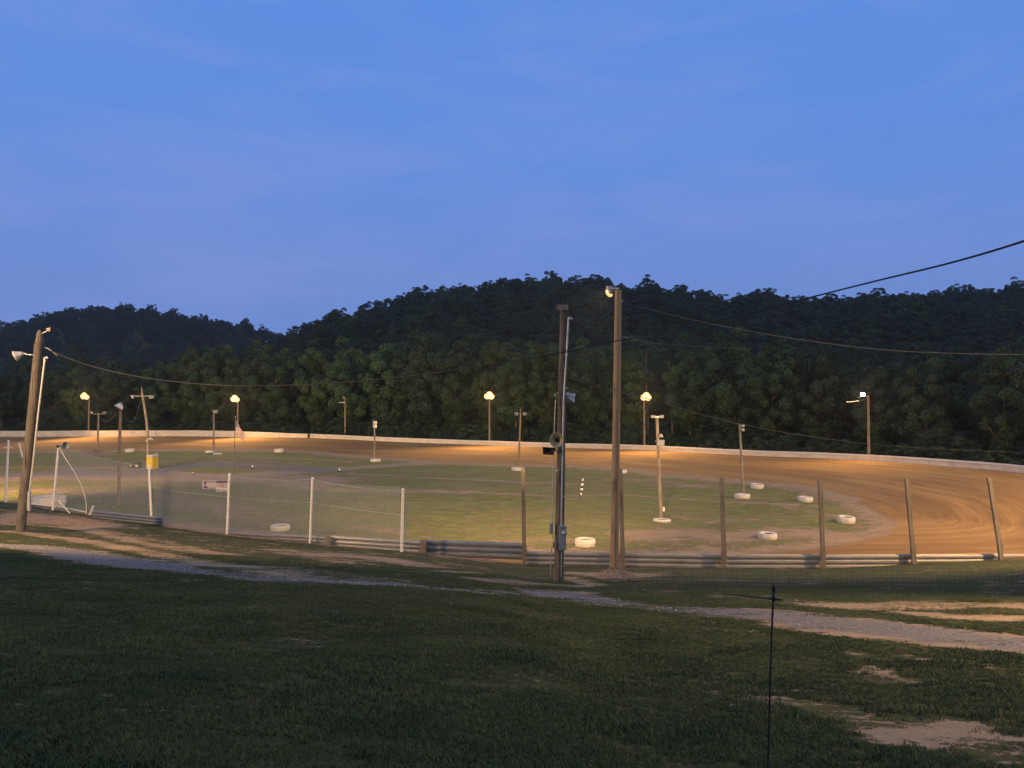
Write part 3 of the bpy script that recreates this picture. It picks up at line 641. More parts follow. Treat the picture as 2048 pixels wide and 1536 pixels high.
# infield poles
def inpole(px, yt, pxb, yb, rad, mat, label, bow=0):
    b = onground(pxb, yb); D = b.y; t = P(px, yt, D); e = empty('infield_pole', b, label, 'pole', 'unlit lamp poles in the infield')
    top = t-b; MB().tube(polepts(Vector((0, 0, -.3)), top, bow), [rad*(1.08-.05*k) for k in range(7)], 10, wob=.04).build('pole', M[mat], e); return e, top
e, top = inpole(197, 826, 195, 907, .13, 'pole_grey', 'short unlit pole with cross arm on the mound at far left')
MB().box(top+Vector((0, 0, -.12)), (2.0, .08, .1)).build('crossarm', M['pole_grey'], e)
for dx in (-.85, .9): flood(e, top+Vector((dx, -.2, .05)), (dx, -.6, -.6), .4)
md_ = onground(194, 908)
def mound(name, c, rx, ry, h, label, seed=1, mat='soil'):
    r = random.Random(seed); n = 34; rings = 9; vs = []; fs = []
    for i in range(rings+1):
        t = i/rings
        for k in range(n):
            a = 2*math.pi*k/n; jr = 1+.16*math.sin(3*a+seed)+.09*math.sin(7*a+seed*2); x = math.cos(a)*rx*t*jr; y = math.sin(a)*ry*t*jr
            vs.append((x, y, h*(math.cos(t*math.pi)*.5+.5)*(1+r.uniform(-.22, .22))+gz(c[0]+x, c[1]+y)-c[2]-(.05 if i == rings else 0)+r.uniform(-.015, .02)))
    for i in range(rings):
        for k in range(n): fs.append((i*n+k, i*n+(k+1) % n, (i+1)*n+(k+1) % n, (i+1)*n+k))
    b = MB(); b.add(vs, fs, 0, True); o = b.build(name, M[mat], None, c); tag(o, label, 'mound'); return o
t = NT('loose soil'); v = t.geo(); a_ = t.noise(v, 3, 6, .7); b_ = t.noise(v, 16, 4, .7); t.bump(b_, .8, .06)
M['soil'] = t.fin(t.mix(t.ramp(t.math('ADD', t.math('MULTIPLY', a_, .5), t.math('MULTIPLY', b_, .5)), .38, .62), (.15, .10, .07), (.36, .25, .17)), .95, 0, .1)
mound('dirt_mound', md_, 2.6, 2.0, .45, 'low mound of earth at the foot of the far left infield pole', 4)
e, top = inpole(241, 812, 237, 1012, .125, 'pole_brown', 'brown infield pole with a tilted rectangular lamp, behind the chain-link fence')
q_ = flood(e, top+Vector((-.05, -.1, -.02)), (-.5, -.45, -.9), .62, housing='white_paint')
e, top = inpole(284, 786, 294, 937, .15, 'pole_grey', 'bowed grey pole with two white lamps beside the yellow portable toilet', .35)
MB().box(top+Vector((0, 0, -.35)), (2.4, .08, .1)).build('crossarm', M['pole_grey'], e)
for dx in (-1.05, 1.1): flood(e, top+Vector((dx, -.1, -.42)), (dx, -.7, -.5), .48)
MB().tube([top+Vector((0, 0, -.1)), top+Vector((-.02, 0, .7))], [.07, .05], 7).build('pole_tip', M['pole_grey'], e)
MB().tube([top*.36+Vector((0.1, -.1, 0)), top*.39+Vector((.7, -.1, .1)), top*.37+Vector((.95, -.1, .05))], .05, 6).build('lamp_arm', M['galv'], e)
e, top = inpole(428, 822, 427, 906, .12, 'pole_grey', 'unlit infield pole with one lamp above the two white tyres near the flagpole')
flood(e, top+Vector((.25, -.15, -.05)), (.8, -.7, -.2), .55)
e, top = inpole(749, 845, 749, 917, .13, 'pole_grey', 'short unlit pole rising from a white tyre by the worn dirt path')
for dz in (0, -.45): flood(e, top+Vector((.08, -.25, dz)), (.35, -1, .1), .5)
e, top = inpole(1041, 828, 1037, 934, .12, 'pole_brown', 'thin pointed infield pole with a small cross arm, left of the dark utility pole')
MB().box(top+Vector((0, 0, .0)), (1.5, .07, .08)).build('crossarm', M['pole_grey'], e)
for dx in (-.5, .5): flood(e, top+Vector((dx, -.1, .02)), (dx, -.4, -.5), .4)
MB().tube([top, top+Vector((0, 0, .75))], [.06, .035], 7).build('pole_tip', M['pole_brown'], e)
e, top = inpole(1314, 836, 1322, 1036, .13, 'pole_grey', 'infield pole with lamp bar on top and white lamp box halfway up')
MB().box(top+Vector((0, 0, .08)), (.72, .12, .12)).build('crossarm', M['white_paint'], e)
for dx in (-.3, .32): flood(e, top+Vector((dx, -.08, .12)), (dx, -.6, -.1), .26)
fl = flood(e, top*.76+Vector((.13, -.22, 0)), (.1, -1, -.25), .5, housing='white_paint')
MB().lathe([(.02, 0), (.06, .05), (.15, .25), (.16, .26), (.05, .06)], top*.79+Vector((.05, -.08, .14)), Vector((.7, -.6, .5)), 10).build('horn_speaker', M['lamp_housing'], e)
MB().box(top*.06+Vector((.2, -.05, .2)), (.14, .12, .3)).build('socket_box', M['white_paint'], e)
e, top = inpole(1479, 848, 1487, 988, .12, 'pole_grey', 'leaning infield pole with two small lamps one above the other, standing in a white tyre')
for dz in (-.12, -.5): flood(e, top+Vector((.25, -.12, dz)), (.6, -.9, -.1 if dz > -.3 else .1), .3)
for dz in (-.12, -.5): MB().box(top+Vector((.1, -.05, dz)), (.2, .05, .05)).build('arm', M['galv'], e)

# ------------------------------------------------------------------ tyres
def tyre_bm():
    b = MB(); Rr = .6
    prof = [(.33, .05), (.36, .0), (.52, -.01), (.575, .03), (.6, .10), (.6, .30), (.575, .37), (.52, .405), (.36, .395), (.33, .345), (.345, .30), (.50, .26), (.53, .2), (.50, .13), (.345, .10)]
    b.lathe(prof, n=40, closed=True); t = MB()
    for k in range(30):
        for sgn, z0, z1 in ((1, .20, .385), (-1, .20, .02)):
            a = 2*math.pi*(k+(.5 if sgn < 0 else 0))/30; vs = []
            for (zz, da, r_) in ((z0, 0, .598), (z1, .16, .572), (z1, .24, .572), (z0, .09, .598)):
                vs.append((math.cos(a+da)*r_, math.sin(a+da)*r_, zz))
            for (zz, da, r_) in ((z0, 0, .628), (z1, .16, .598), (z1, .24, .598), (z0, .09, .628)):
                vs.append((math.cos(a+da)*r_, math.sin(a+da)*r_, zz))
            t.add(vs, [(4, 5, 6, 7), (0, 4, 7, 3), (0, 1, 5, 4), (1, 2, 6, 5), (2, 3, 7, 6)] if sgn > 0 else [(7, 6, 5, 4), (3, 7, 4, 0), (4, 5, 1, 0), (5, 6, 2, 1), (6, 7, 3, 2)])
    return b, t
cb, tb = tyre_bm(); ty0 = None
TY = [(97, 1011, 1.95, 1.0, 0, 'large white tyre lying on the bank behind the leaning grey pole at far left', 50.5), (255, 905, 1.22, 1.0, 0, 'white tyre on the infield edge near the far wall, above the yellow portable toilet', None), (416, 907, 1.2, .75, .12, 'tilted white tyre at the foot of the infield pole left of the flagpole', None),
      (432, 909, 1.2, .35, 0, 'flat sunken white tyre right beside the tilted tyre, left of the flagpole', None), (555, 906, 1.28, 1.0, 0, 'white tyre standing alone on the far infield edge right of the flagpole', None), (749, 925, 1.25, .8, -.05, 'white tyre round the base of the short infield pole by the dirt path', None),
      (1035, 943, 1.35, .7, 0, 'white tyre at the base of the thin pointed infield pole', None), (1244, 948, 1.25, .8, 0, 'white tyre half hidden by the brown utility pole and a fence post', None), (1327, 1046, 1.20, .42, -.04, 'low white tyre at the foot of the pole with the lamp box', None), (1489, 1000, 1.26, .85, -.05, 'white tyre round the foot of the leaning two-lamp pole', None),
      (1518, 979, 1.18, .9, .04, 'small white tyre behind the leaning two-lamp pole', None), (1616, 1005, 1.18, .9, .03, 'white tyre on the right infield edge, left of the fourth-from-right post', None), (1699, 1048, 1.16, 1.0, .06, 'white tyre at the right tip of the infield in the bend', None),
      (1541, 1081, 1.12, .85, .03, 'white tyre near the guardrail between two right-hand posts', None), (1172, 1096, 1.18, 1.0, 0, 'bright white tyre just beyond the guardrail between the two utility poles', None), (555, 1064, 1.20, .8, .0, 'white tyre seen through the chain-link fence beside the track', None)]
for px, py, dia, hs, tilt, lab, D in TY:
    if D: p = P(px, py, D); loc = Vector((p.x, p.y, gz(p.x, p.y)))
    else: loc = onground(px, py); loc.y += dia/2; loc.x *= 1+dia/2/loc.y*0
    loc.z = gz(loc.x, loc.y)-.02
    if ty0 is None:
        e = empty('tyre', loc, lab, 'tyre', 'white painted tyres round the infield'); cb.build('casing', M['tyre_side'], e); tb.build('tread', M['tyre_white'], e); ty0 = e
    else:
        e = copy_tree(ty0); e.location = loc; e['label'] = lab
    s = dia/1.2; e.scale = (s, s, s*hs*1.12); e.rotation_euler = (tilt*.5, tilt, random.uniform(0, 6))
# ------------------------------------------------------------------ flag, toilet, small things
fb = onground(467, 950); e = empty('flagpole', fb, 'thin dark flagpole with a hanging striped flag, left part of the infield', 'flagpole')
ft = P(471, 834, fb.y)-fb
MB().tube(polepts(Vector((0, 0, -.2)), ft), [.05-.003*k for k in range(7)], 8).build('pole', M['galv'] if False else M['pole_dark'], e)
MB().lathe([(0, -.08), (.07, -.03), (.08, .02), (.05, .07), (0, .09)], ft, n=10).build('finial', M['tan_metal'], e)
def clothmat(name, c):
    t = NT(name); n = t.noise(t.obj(), 12, 3); return t.fin(t.mix(n, tuple(x*.8 for x in c), c), .8, 0, .2)
M['fl_red'] = clothmat('red cloth', (.30, .02, .03)); M['fl_white'] = clothmat('white cloth', (.75, .72, .72)); M['fl_blue'] = clothmat('navy cloth', (.02, .03, .12)); M['fl_black'] = clothmat('black cloth', (.02, .02, .02))
# cloth hangs from the pole, folded on itself
def flagpt(u, v, top, hoist, fly, drop):
    x = u*fly; z = -v*hoist*(1-.45*u)-u*drop
    fold = math.sin(u*9+v*1.2)*.07*min(1, u*3)
    return (top.x+.05+x+fold*.25, top.y-.06+fold, top.z-.25+z)
NU, NV = 30, 26; b = MB(); vs = [flagpt(i/NU, j/NV, ft, 1.45, .95, 1.65) for j in range(NV+1) for i in range(NU+1)]; b.v = vs; stars = MB()
for j in range(NV):
    for i in range(NU):
        a = j*(NU+1)+i; b.f.append([a, a+1, a+NU+2, a+NU+1]); b.sm.append(True)
        canton = i < NU*.4 and j < 14; b.m.append(2 if canton else (0 if (j//2) % 2 == 0 else 1))
for r_ in range(9):
    for c_ in range(6 if r_ % 2 == 0 else 5):
        u = (.033+.066*c_+(.033 if r_ % 2 else 0)); v = (.055+.054*r_)
        p = Vector(flagpt(u, v, ft, 1.45, .95, 1.65)); pts5 = []
        for k in range(10): rr = .03 if k % 2 == 0 else .013; pts5.append(p+Vector((math.sin(k*math.pi/5)*rr, -.012, math.cos(k*math.pi/5)*rr)))
        stars.add(pts5, [tuple(range(10))])
fl = b.build('flag', [M['fl_red'], M['fl_white'], M['fl_blue']], e); stars.build('stars', M['fl_white'], fl)
# furled chequered flag
cb_ = onground(1163, 1002); e = empty('chequered_flag', cb_, 'furled black and white chequered flag hanging on a thin stick in the grass', 'flag'); ct = P(1165, 955, cb_.y)-cb_
MB().tube([Vector((0, 0, -.1)), ct], .015, 6).build('stick', M['pole_grey'], e)
b = MB(); NU, NV = 8, 16
for j in range(NV+1):
    for i in range(NU+1):
        u, v = i/NU, j/NV; a = u*2.4*math.pi; r_ = .05+.13*math.sin(math.pi*min(v*1.05, 1))*.9; b.v.append((ct.x*(1-v)+.03+r_*math.cos(a)*.8-.1*v, -.04+r_*math.sin(a)*.5, ct.z-.05-v*1.55-.05*u))
for j in range(NV):
    for i in range(NU): a = j*(NU+1)+i; b.f.append([a, a+1, a+NU+2, a+NU+1]); b.sm.append(True); b.m.append((i//2+j//2) % 2)
b.build('cloth', [M['fl_white'], M['fl_black']], e)
# portable toilet
M['yellow'] = wear('yellow plastic', (.50, .39, .06), (.36, .27, .04), 3, .5, bump=.05); M['roofgrey'] = wear('grey plastic roof', (.40, .38, .36), (.28, .26, .25), 3, .6, bump=.05)
pt = onground(305, 938); e = empty('portable_toilet', pt, 'small yellow portable toilet with a grey rounded roof in the infield', 'portable toilet', rz=R(-22)); W_, Dp, H_ = .84, .84, 1.36
b = MB(); b.box((0, 0, H_/2), (W_, Dp, H_))
for s_ in (-1, 1):
    for k in range(3): b.box((s_*(W_/2+.012), -.3+.3*k, H_*.52), (.024, .05, H_*.8))
b.build('cabin', M['yellow'], e)
b = MB(); b.box((0, -Dp/2-.012, H_*.50), (W_*.68, .024, H_*.88)); dr = b.build('door', M['yellow'], e); MB().box((W_*.24, -Dp/2-.04, H_*.52), (.05, .04, .12)).build('handle', M['dark_plastic'], dr)
b = MB(); vs = []; fs = []
for i in range(9):
    a = math.pi*i/8
    for y in (-1, 1): vs.append((-math.cos(a)*(W_/2+.05), y*(Dp/2+.05), H_+.03+math.sin(a)*.26))
for i in range(8): fs.append((2*i, 2*i+1, 2*i+3, 2*i+2))
fs += [tuple(range(0, 18, 2)), tuple(reversed(range(1, 18, 2))), (0, 16, 17, 1)]; b.add(vs, fs); b.build('roof', M['roofgrey'], e)
MB().tube([(W_*.3, Dp*.35, H_), (W_*.3, Dp*.35, H_+.42)], .05, 8).build('vent_pipe', M['roofgrey'], e)
M['green_box'] = wear('dark green box', (.03, .05, .04), (.02, .025, .02), 4, .6, bump=.05); M['pale_face'] = wear('pale face', (.55, .52, .38), (.4, .38, .26), 6, .6, bump=.05)
for k, (px, lab) in enumerate([(263, 'dark ground box with a round orange-beige front, left of its pair by the yellow toilet'), (275, 'dark ground box with a round pale front, nearest the grey bowed pole')]):
    g = onground(px, 936); e = empty('ground_light', g, lab, 'ground box')
    b = MB(); b.box((0, 0, .24), (.56, .4, .48), taper=.9); b.box((0, 0, .5), (.6, .44, .05)); b.build('case', M['green_box'], e)
    MB().lathe([(0, 0), (.14, 0), (.15, -.03), (.0, -.03)], (0, -.225, .26), Vector((0, -1, 0)), 14).build('front_disc', M['tan_metal'] if k == 0 else M['pale_face'], e)
for k, (px, py, lab) in enumerate([(679, 944, 'tiny white marker stub with a dark foot on the worn infield path'), (505, 937, 'tiny pale marker in the grey gravelled part of the infield'), (385, 950, 'tiny pinkish marker left of the flagpole foot')]):
    g = onground(px, py); e = empty('marker', g, lab, 'marker'); MB().tube([(0, 0, -.05), (0, 0, .42-.08*k)], [.085, .07], 8).build('post', M['white_paint'], e); MB().lathe([(0, 0), (.16, 0), (.13, .12), (.09, .14), (0, .14)], (0, 0, 0), n=10).build('foot', M['dark_plastic'], e)

# ------------------------------------------------------------------ guardrails and catch fence
def wbeam(b, p0, p1, H=.31):
    """W shaped steel beam between two points (centre line)"""
    prof = []
    for q in range(3):
        c_ = -.335+.335*q; prof += [(c_-.165, .0), (c_-.135, -.012), (c_-.105, -.07), (c_-.03, -.085), (c_+.06, -.082), (c_+.115, -.066), (c_+.14, -.008)]
    prof += [(.5, .0)]
    p0 = Vector(p0); p1 = Vector(p1); vs = []
    d = (p1-p0).normalized(); nrm = Vector((d.y, -d.x, 0)).normalized()
    if nrm.y > 0: nrm = -nrm
    for off in (0, .006):
        for p in (p0, p1):
            for z, y in prof: vs.append(p+Vector((0, 0, z*H))+nrm*(-y+off))
    n = len(prof); fs = []
    for i in range(n-1): fs.append((i, i+1, n+i+1, n+i)); fs.append((2*n+i, 3*n+i, 3*n+i+1, 2*n+i+1))
    b.add(vs, fs, 0, False)
def zrail(x, y): return gz(x, y)
def rail_thing(label, posts, tops, bots, nbeam, mats='rail', postw=.15, pmat='post_wood', posth=None):
    """posts: list of (px, D); tops/bots rows of the beam stack edges in the photograph at each post"""
    p0 = P(posts[0][0], bots[0], posts[0][1]); e = empty('guardrail', (p0.x, p0.y, gz(p0.x, p0.y)), label, 'guardrail'); o = Vector(e.location)
    for i in range(len(posts)-1):
        a0, a1 = P(posts[i][0], tops[i], posts[i][1]), P(posts[i+1][0], tops[i+1], posts[i+1][1]); c0, c1 = P(posts[i][0], bots[i], posts[i][1]), P(posts[i+1][0], bots[i+1], posts[i+1][1])
        for k in range(nbeam):
            f = (k+.5)/nbeam; q0 = a0.lerp(c0, f)-o; q1 = a1.lerp(c1, f)-o; b = MB(); h = (a0.z-c0.z)/nbeam*1.0
            q0.y += .01*k; q1.y += .01*k
            wbeam(b, q0, q1+(q1-q0).normalized()*.03, h); b.build('beam', M[mats], e)
        b = MB()
        for f in (.012, .03, .97, .985):
            q = a0.lerp(a1, f)-o
            for dz in (.08, .2, .5): b.lathe([(0, .02), (.018, .02), (.018, 0)], q+Vector((0, -.09, -dz)), Vector((0, -1, 0)), 6)
        b.build('bolts', M['galv'], e)
    return e, o
DR = 38.0
rail_thing('long weathered guardrail of stacked steel beams edging the right half of the track', [(1048, DR), (1243, DR), (1447, DR), (1645, DR), (1827, DR), (2002, DR+.2), (2240, DR+1)], [1102, 1105, 1108, 1109, 1109, 1108, 1106], [1130, 1134, 1138, 1138, 1136, 1134, 1130], 1)
rail_thing('dark guardrail behind the chain-link fence left of the first tall wooden post', [(455, 42.6), (545, 41.2), (655, 40.0), (845, 38.9), (1046, 38.35)], [1064, 1067, 1071, 1079, 1083], [1078, 1087, 1096, 1112, 1122], 1, 'rail_dark')
rail_thing('short weathered guardrail section at far left behind the leaning white stub', [(186, 46.0), (252, 45.2), (326, 44.4)], [1020, 1027, 1034], [1038, 1044, 1052], 1, 'rail_dark')
# low round posts holding the dark guardrail
for px, yt, yb, D, r_, lab in [(472, 1066, 1076, 42.3, .06, 'tiny pale wooden stub just right of the second white fence post'), (654, 1072, 1088, 39.6, .16, 'thick sawn wooden stub right of the third white fence post'), (846, 1080, 1106, 38.5, .16, 'thick sawn wooden post right of the last white fence post')]:
    b0 = P(px, yb, D); z = gz(b0.x, b0.y); o = MB(); h = P(px, yt, D).z-z
    o.tube([(0, 0, -.2), (0, 0, h*.5), (0, 0, h-.02), (0, 0, h)], [r_*1.03, r_, r_*.98, r_*.93], 14, wob=.03)
    tag(o.build('stub_post', M['post_wood'], None, (b0.x, b0.y, z)), lab, 'post', 'sawn wooden stub posts at the dark guardrail')
CP = [(1046, 935, 1049, 1128, 'tall wooden fence post where the dark guardrail meets the lighter one'), (1241, 938, 1246, 1133, 'tall wooden fence post right beside the tall brown utility pole'), (1443, 955, 1449, 1138, 'tall wooden fence post, third from the right of the picture after the brown pole'), (1640, 961, 1647, 1136, 'tall wooden fence post directly left of the tyre at the tip of the bend'), (1813, 958, 1829, 1134, 'leaning wooden fence post, second from the right edge'), (1978, 956, 2004, 1128, 'most strongly leaning wooden fence post, nearest the right edge')]
for px, yt, pb, yb, lab in CP:
    D = DR-.32; t_ = P(px, yt, D); b0 = P(pb, yb, D); z = gz(b0.x, b0.y); o = MB(); v = t_-Vector((b0.x, b0.y, z)); n = 6
    for k in range(n):
        pass
    q = [(-.10, -.075), (.10, -.075), (.10, .075), (-.10, .075)]; vs = []; fs = []
    for k in range(n+1):
        c = v*(k/n) if k else Vector((0, 0, -.3)); s_ = 1.0-.12*k/n
        for x, y in q: vs.append((c.x+x*s_+random.uniform(-.006, .006), c.y+y*s_, c.z))
    for k in range(n):
        for i in range(4): fs.append((k*4+i, k*4+(i+1) % 4, (k+1)*4+(i+1) % 4, (k+1)*4+i))
    fs.append((n*4, n*4+1, n*4+2, n*4+3)); o.add(vs, fs); e = empty('fence_post', (b0.x, b0.y, z), lab, 'fence post', 'tall wooden posts along the guardrail'); o.build('post', M['post_wood'], e)
    MB().box((0, .14, .62), (.24, .12, .34)).build('spacer_block', M['post_wood'], e)
# faint low wire fence on the slope
e0 = onground(1240, 1172); e = empty('wire_fence', e0, 'faint thin wire mesh on the grass slope below the guardrail at right', 'wire fence'); b = MB(); X0, X1 = e0.x, e0.x+14.5
for k in range(6):
    pts_ = [(x-e0.x, 0, gz(x, e0.y)+.08+.115*k-e0.z+.01*math.sin(x*2+k)) for x in np.arange(X0, X1, .8)]; b.tube(pts_, .0013, 4, cap=False)
for x in np.arange(X0, X1, .18): b.tube([(x-e0.x, 0, gz(x, e0.y)+.06-e0.z), (x-e0.x+.01, 0, gz(x, e0.y)+.68-e0.z)], .0010, 3, cap=False)
b.build('wire_mesh', M['galv'], e)
# ------------------------------------------------------------------ chain link fence
FP = [(17, 882, 11, 1005, 50.0), (None,), (117, 892, 105, 1020, 47.6), (298, 932, 304, 1049, 45.0), (459, 949, 454, 1073, 42.4), (625, 957, 620, 1091, 39.8), (806, 979, 803, 1110, 37.4)]
e = empty('chain_link_fence', (-5.3, 37.4, 1.3), 'tall chain-link fence on white pipe posts along the left bank of the track', 'chain-link fence'); eo = Vector(e.location)
P4 = [(P(a, b_, D), P(c, d, D)) for a, b_, c, d, D in [f for f in FP if len(f) > 1]]
for (t_, b0) in P4:
    z = gz(b0.x, b0.y); base = Vector((b0.x, b0.y, z-.2)); g = MB(); g.tube([base-eo, t_-eo], [.075, .065], 12); po = g.build('post', M['white_paint'], e)
    MB().lathe([(.0, .07), (.05, .05), (.078, 0), (.078, -.06), (.06, -.06)], t_-eo, n=12).build('cap', M['white_paint'], po)
def mesh_bay(A, B, h0, h1, zt0, zt1, sp=.13, r_=.0068):
    """diagonal wires between ground points A and B, tops zt"""
    A = Vector(A); B = Vector(B); L_ = (B-A).length; d = (B-A)/L_; b = MB(); H = max(zt0-A.z, zt1-B.z); n = int((L_+H)/sp)
    for s_ in (1, -1):
        for k in range(-int(H/sp), int(L_/sp)+1 if s_ > 0 else int((L_+H)/sp)+1):
            x0 = k*sp; t0, t1 = 0., H
            def pt(t): x = x0+s_*t; f = min(max(x/L_, 0), 1); return x, A+d*x+Vector((0, 0, t)), zt0*(1-f)+zt1*f, A.z*(1-f)+B.z*f
            # clip to the bay
            ts = []
            for t in np.linspace(0, H, 24):
                x = x0+s_*t
                if -.001 <= x <= L_+.001:
                    f = x/L_; zz = (A.z*(1-f)+B.z*f)+t
                    if zz <= zt0*(1-f)+zt1*f: ts.append(t)
            if len(ts) < 2: continue
            q = []
            for t in (ts[0], ts[-1]):
                x = x0+s_*t; f = x/L_; q.append(A.lerp(B, f)*1.0+Vector((0, 0, t))+Vector((0, .004*s_, 0)))
            b.tube([q[0]-eo, q[1]-eo], r_, 3, cap=False, smooth=False)
    return b
allb = MB()
ends = [(Vector((b0.x, b0.y+.08, gz(b0.x, b0.y)+.03)), t_) for t_, b0 in P4]
for i in range(1, len(ends)-1):
    (A, ta), (B, tb_) = ends[i], ends[i+1]
    tp0, tp1 = ta.z-.05, tb_.z-.05
    if i == len(ends)-2: tp1 = tb_.z+.22
    mb_ = mesh_bay(A, B, 0, 0, tp0, tp1); mb_.build('chain_link_mesh', M['galv'], e)
# loose end of mesh beyond the last post
A, ta = ends[-1]; B = A+Vector((.42, 0, -.05)); mesh_bay(A, B, 0, 0, ta.z+.22, ta.z+.15).build('loose_mesh_end', M['galv'], e)
b = MB()
for i in range(1, len(P4)-1):
    a, c = P4[i][0], P4[i+1][0]
    for dz, sg in ((-.06, .12), (-1.25, .05)):
        b.tube([a.lerp(c, f)-eo+Vector((0, .07, dz-sg*4*f*(1-f))) for f in np.linspace(0, 1, 9)], .011, 5, cap=False)
b.build('tension_wires', M['galv'], e)
b = MB(); a = ends[1][0]; c = P(172, 1024, 47.3); b.tube([P(60, 1007, 48.6)-eo, P(120, 1014, 48)-eo, c-eo], .05, 8); b.build('bottom_rail', M['white_paint'], e)
# banners on the fence
M['ban1'] = wear('white vinyl', (.36, .34, .38), (.26, .24, .29), 4, .5, bump=.03); M['ban2'] = wear('navy print', (.08, .06, .14), (.12, .09, .2), 6, .5, bump=.03); M['ban3'] = wear('red print', (.45, .12, .18), (.4, .2, .25), 6, .5, bump=.03); M['ban4'] = wear('grey green print', (.34, .38, .36), (.28, .3, .3), 6, .5, bump=.03); M['banblue'] = wear('pale blue print', (.40, .45, .62), (.34, .38, .52), 6, .5, bump=.03)
def banner(pa, pb, D0, D1, label, strips):
    c = [P(pa[0], pa[1], D0), P(pb[0], pa[2], D1), P(pb[0], pb[1], D1), P(pa[0], pb[2], D0)]; o = c[0].copy(); e = empty('banner', o, label, 'banner', 'banners on the chain-link fence')
    def q(u, v, off=0): t_ = c[0].lerp(c[1], u); b_ = c[3].lerp(c[2], u); p = t_.lerp(b_, v)-o; p.y += -.02-off+.015*math.sin(u*7)*math.sin(v*3); return p
    b = MB(); n = 10
    for i in range(n):
        for j in range(4): b.add([q(i/n, j/4), q((i+1)/n, j/4), q((i+1)/n, (j+1)/4), q(i/n, (j+1)/4)], [(3, 2, 1, 0)], 0, True)
    b.build('sheet', M['ban1'], e); k = 0
    for mat, poly in strips:
        m_ = MB(); m_.add([q(u, v, .012+.004*k) for u, v in poly], [tuple(reversed(range(len(poly))))]); m_.build('print', M[mat], e); k += 1
    return e
banner((405, 960, 961), (433, 979, 978), 43.15, 42.7, 'left white-edged banner with a purple swoosh on the chain-link fence', [('ban2', [(.12, .12), (.9, .14), (.9, .22), (.3, .2), (.24, .5), (.14, .5)]), ('ban4', [(.34, .27), (.97, .3), (.97, .66), (.5, .66), (.38, .6)]), ('ban2', [(.1, .62), (.2, .6), (.42, .82), (.95, .86), (.95, .9), (.1, .9)])])
banner((432, 961, 960), (460, 985, 983), 42.72, 42.35, 'right banner with a dark top and red figures beside the white fence post', [('ban2', [(.03, .02), (.97, .05), (.97, .25), (.03, .22)]), ('ban3', [(.22, .36), (.32, .36), (.34, .5), (.24, .5)]), ('ban3', [(.40, .30), (.56, .30), (.58, .52), (.50, .62), (.46, .62), (.38, .48)]), ('ban1', [(.45, .37), (.52, .37), (.52, .46), (.46, .46)]), ('banblue', [(.05, .64), (.95, .68), (.95, .80), (.05, .76)]), ('ban2', [(.06, .84), (.3, .85), (.3, .89), (.06, .88)]), ('ban2', [(.42, .87), (.75, .9), (.75, .94), (.42, .91)])])
# gear hanging on the first white posts at the far left
p = P4[0][0]; e2 = empty('horn_speaker', p+Vector((-.45, -.1, -.12)), 'small dark horn loudspeaker on the cross piece of the leftmost white post', 'loudspeaker')
MB().lathe([(.03, 0), (.05, .1), (.09, .2), (.19, .34), (.20, .35), (.085, .21)], (0, 0, 0), Vector((-.8, -.7, 0)), 14).build('horn', M['dark_plastic'], e2); MB().tube([(0, 0, 0), (.2, .05, -.02), (.42, .1, .0)], .03, 6).build('driver', M['grey_box'], e2)
MB().box(p-eo+Vector((0, -.06, -.42)), (.55, .07, .07)).build('cross_piece', M['white_paint'], e)
p = P4[1][0]; e2 = empty('horn_speaker', p+Vector((.05, -.05, 0)), 'blue-grey horn loudspeaker on top of the white post right of the leaning pole', 'loudspeaker')
MB().lathe([(.04, 0), (.06, .12), (.10, .25), (.24, .48), (.255, .49), (.10, .27)], (.05, 0, 0), Vector((.9, -.3, .05)), 16).build('horn', M['grey_box'], e2); MB().tube([(-.1, 0, -.02), (.08, 0, -.02)], [.09, .07], 10).build('driver', M['dark_plastic'], e2)
def cable(name, pts, rad, mat, label, n=6, cat='cable'):
    C_ = catmull(np.array([tuple(p) for p in pts]), 10, False); C_ = np.r_[C_, [np.array(pts[-1])]]
    if isinstance(rad, tuple): rad = [max(rad[0], rad[1]*c[1]) for c in C_]
    o = Vector(C_[0]); b = MB(); b.tube([Vector(c)-o for c in C_], rad, n, cap=False)
    return tag(b.build(name, M[mat], None, o), label, cat)
cable('cable', [P(119, 894, 47.4), P(128, 912, 47.35), P(146, 940, 47.3), P(162, 970, 47.2), P(171, 1000, 47.2), P(173, 1030, 47.2)], .028, 'white_paint', 'pale curved cable hanging from the white post with the loudspeaker to the ground')
for k, (a, b_, D, r_, lab) in enumerate([((187, 1012), (178, 1032), 46.8, .07, 'short leaning white pipe stub beside the far left guardrail'), ((116, 1000), (140, 1027), 46.6, .03, 'thin pale stick leaning from the white post to the bare soil'), ((38, 885), (45, 915), 50.2, .05, 'short tilted pale bar beside the big leaning pole')]):
    A_, B_ = P(*a, D), P(*b_, D); o = MB(); o.tube([B_-B_, (A_-B_)*.7, A_-B_], [r_, r_, r_*1.1], 8); tag(o.build('pipe_stub' if k == 0 else 'stick' if k == 1 else 'bar', M['white_paint'], None, B_), lab, 'stub' if k == 0 else 'stick' if k == 1 else 'bar')

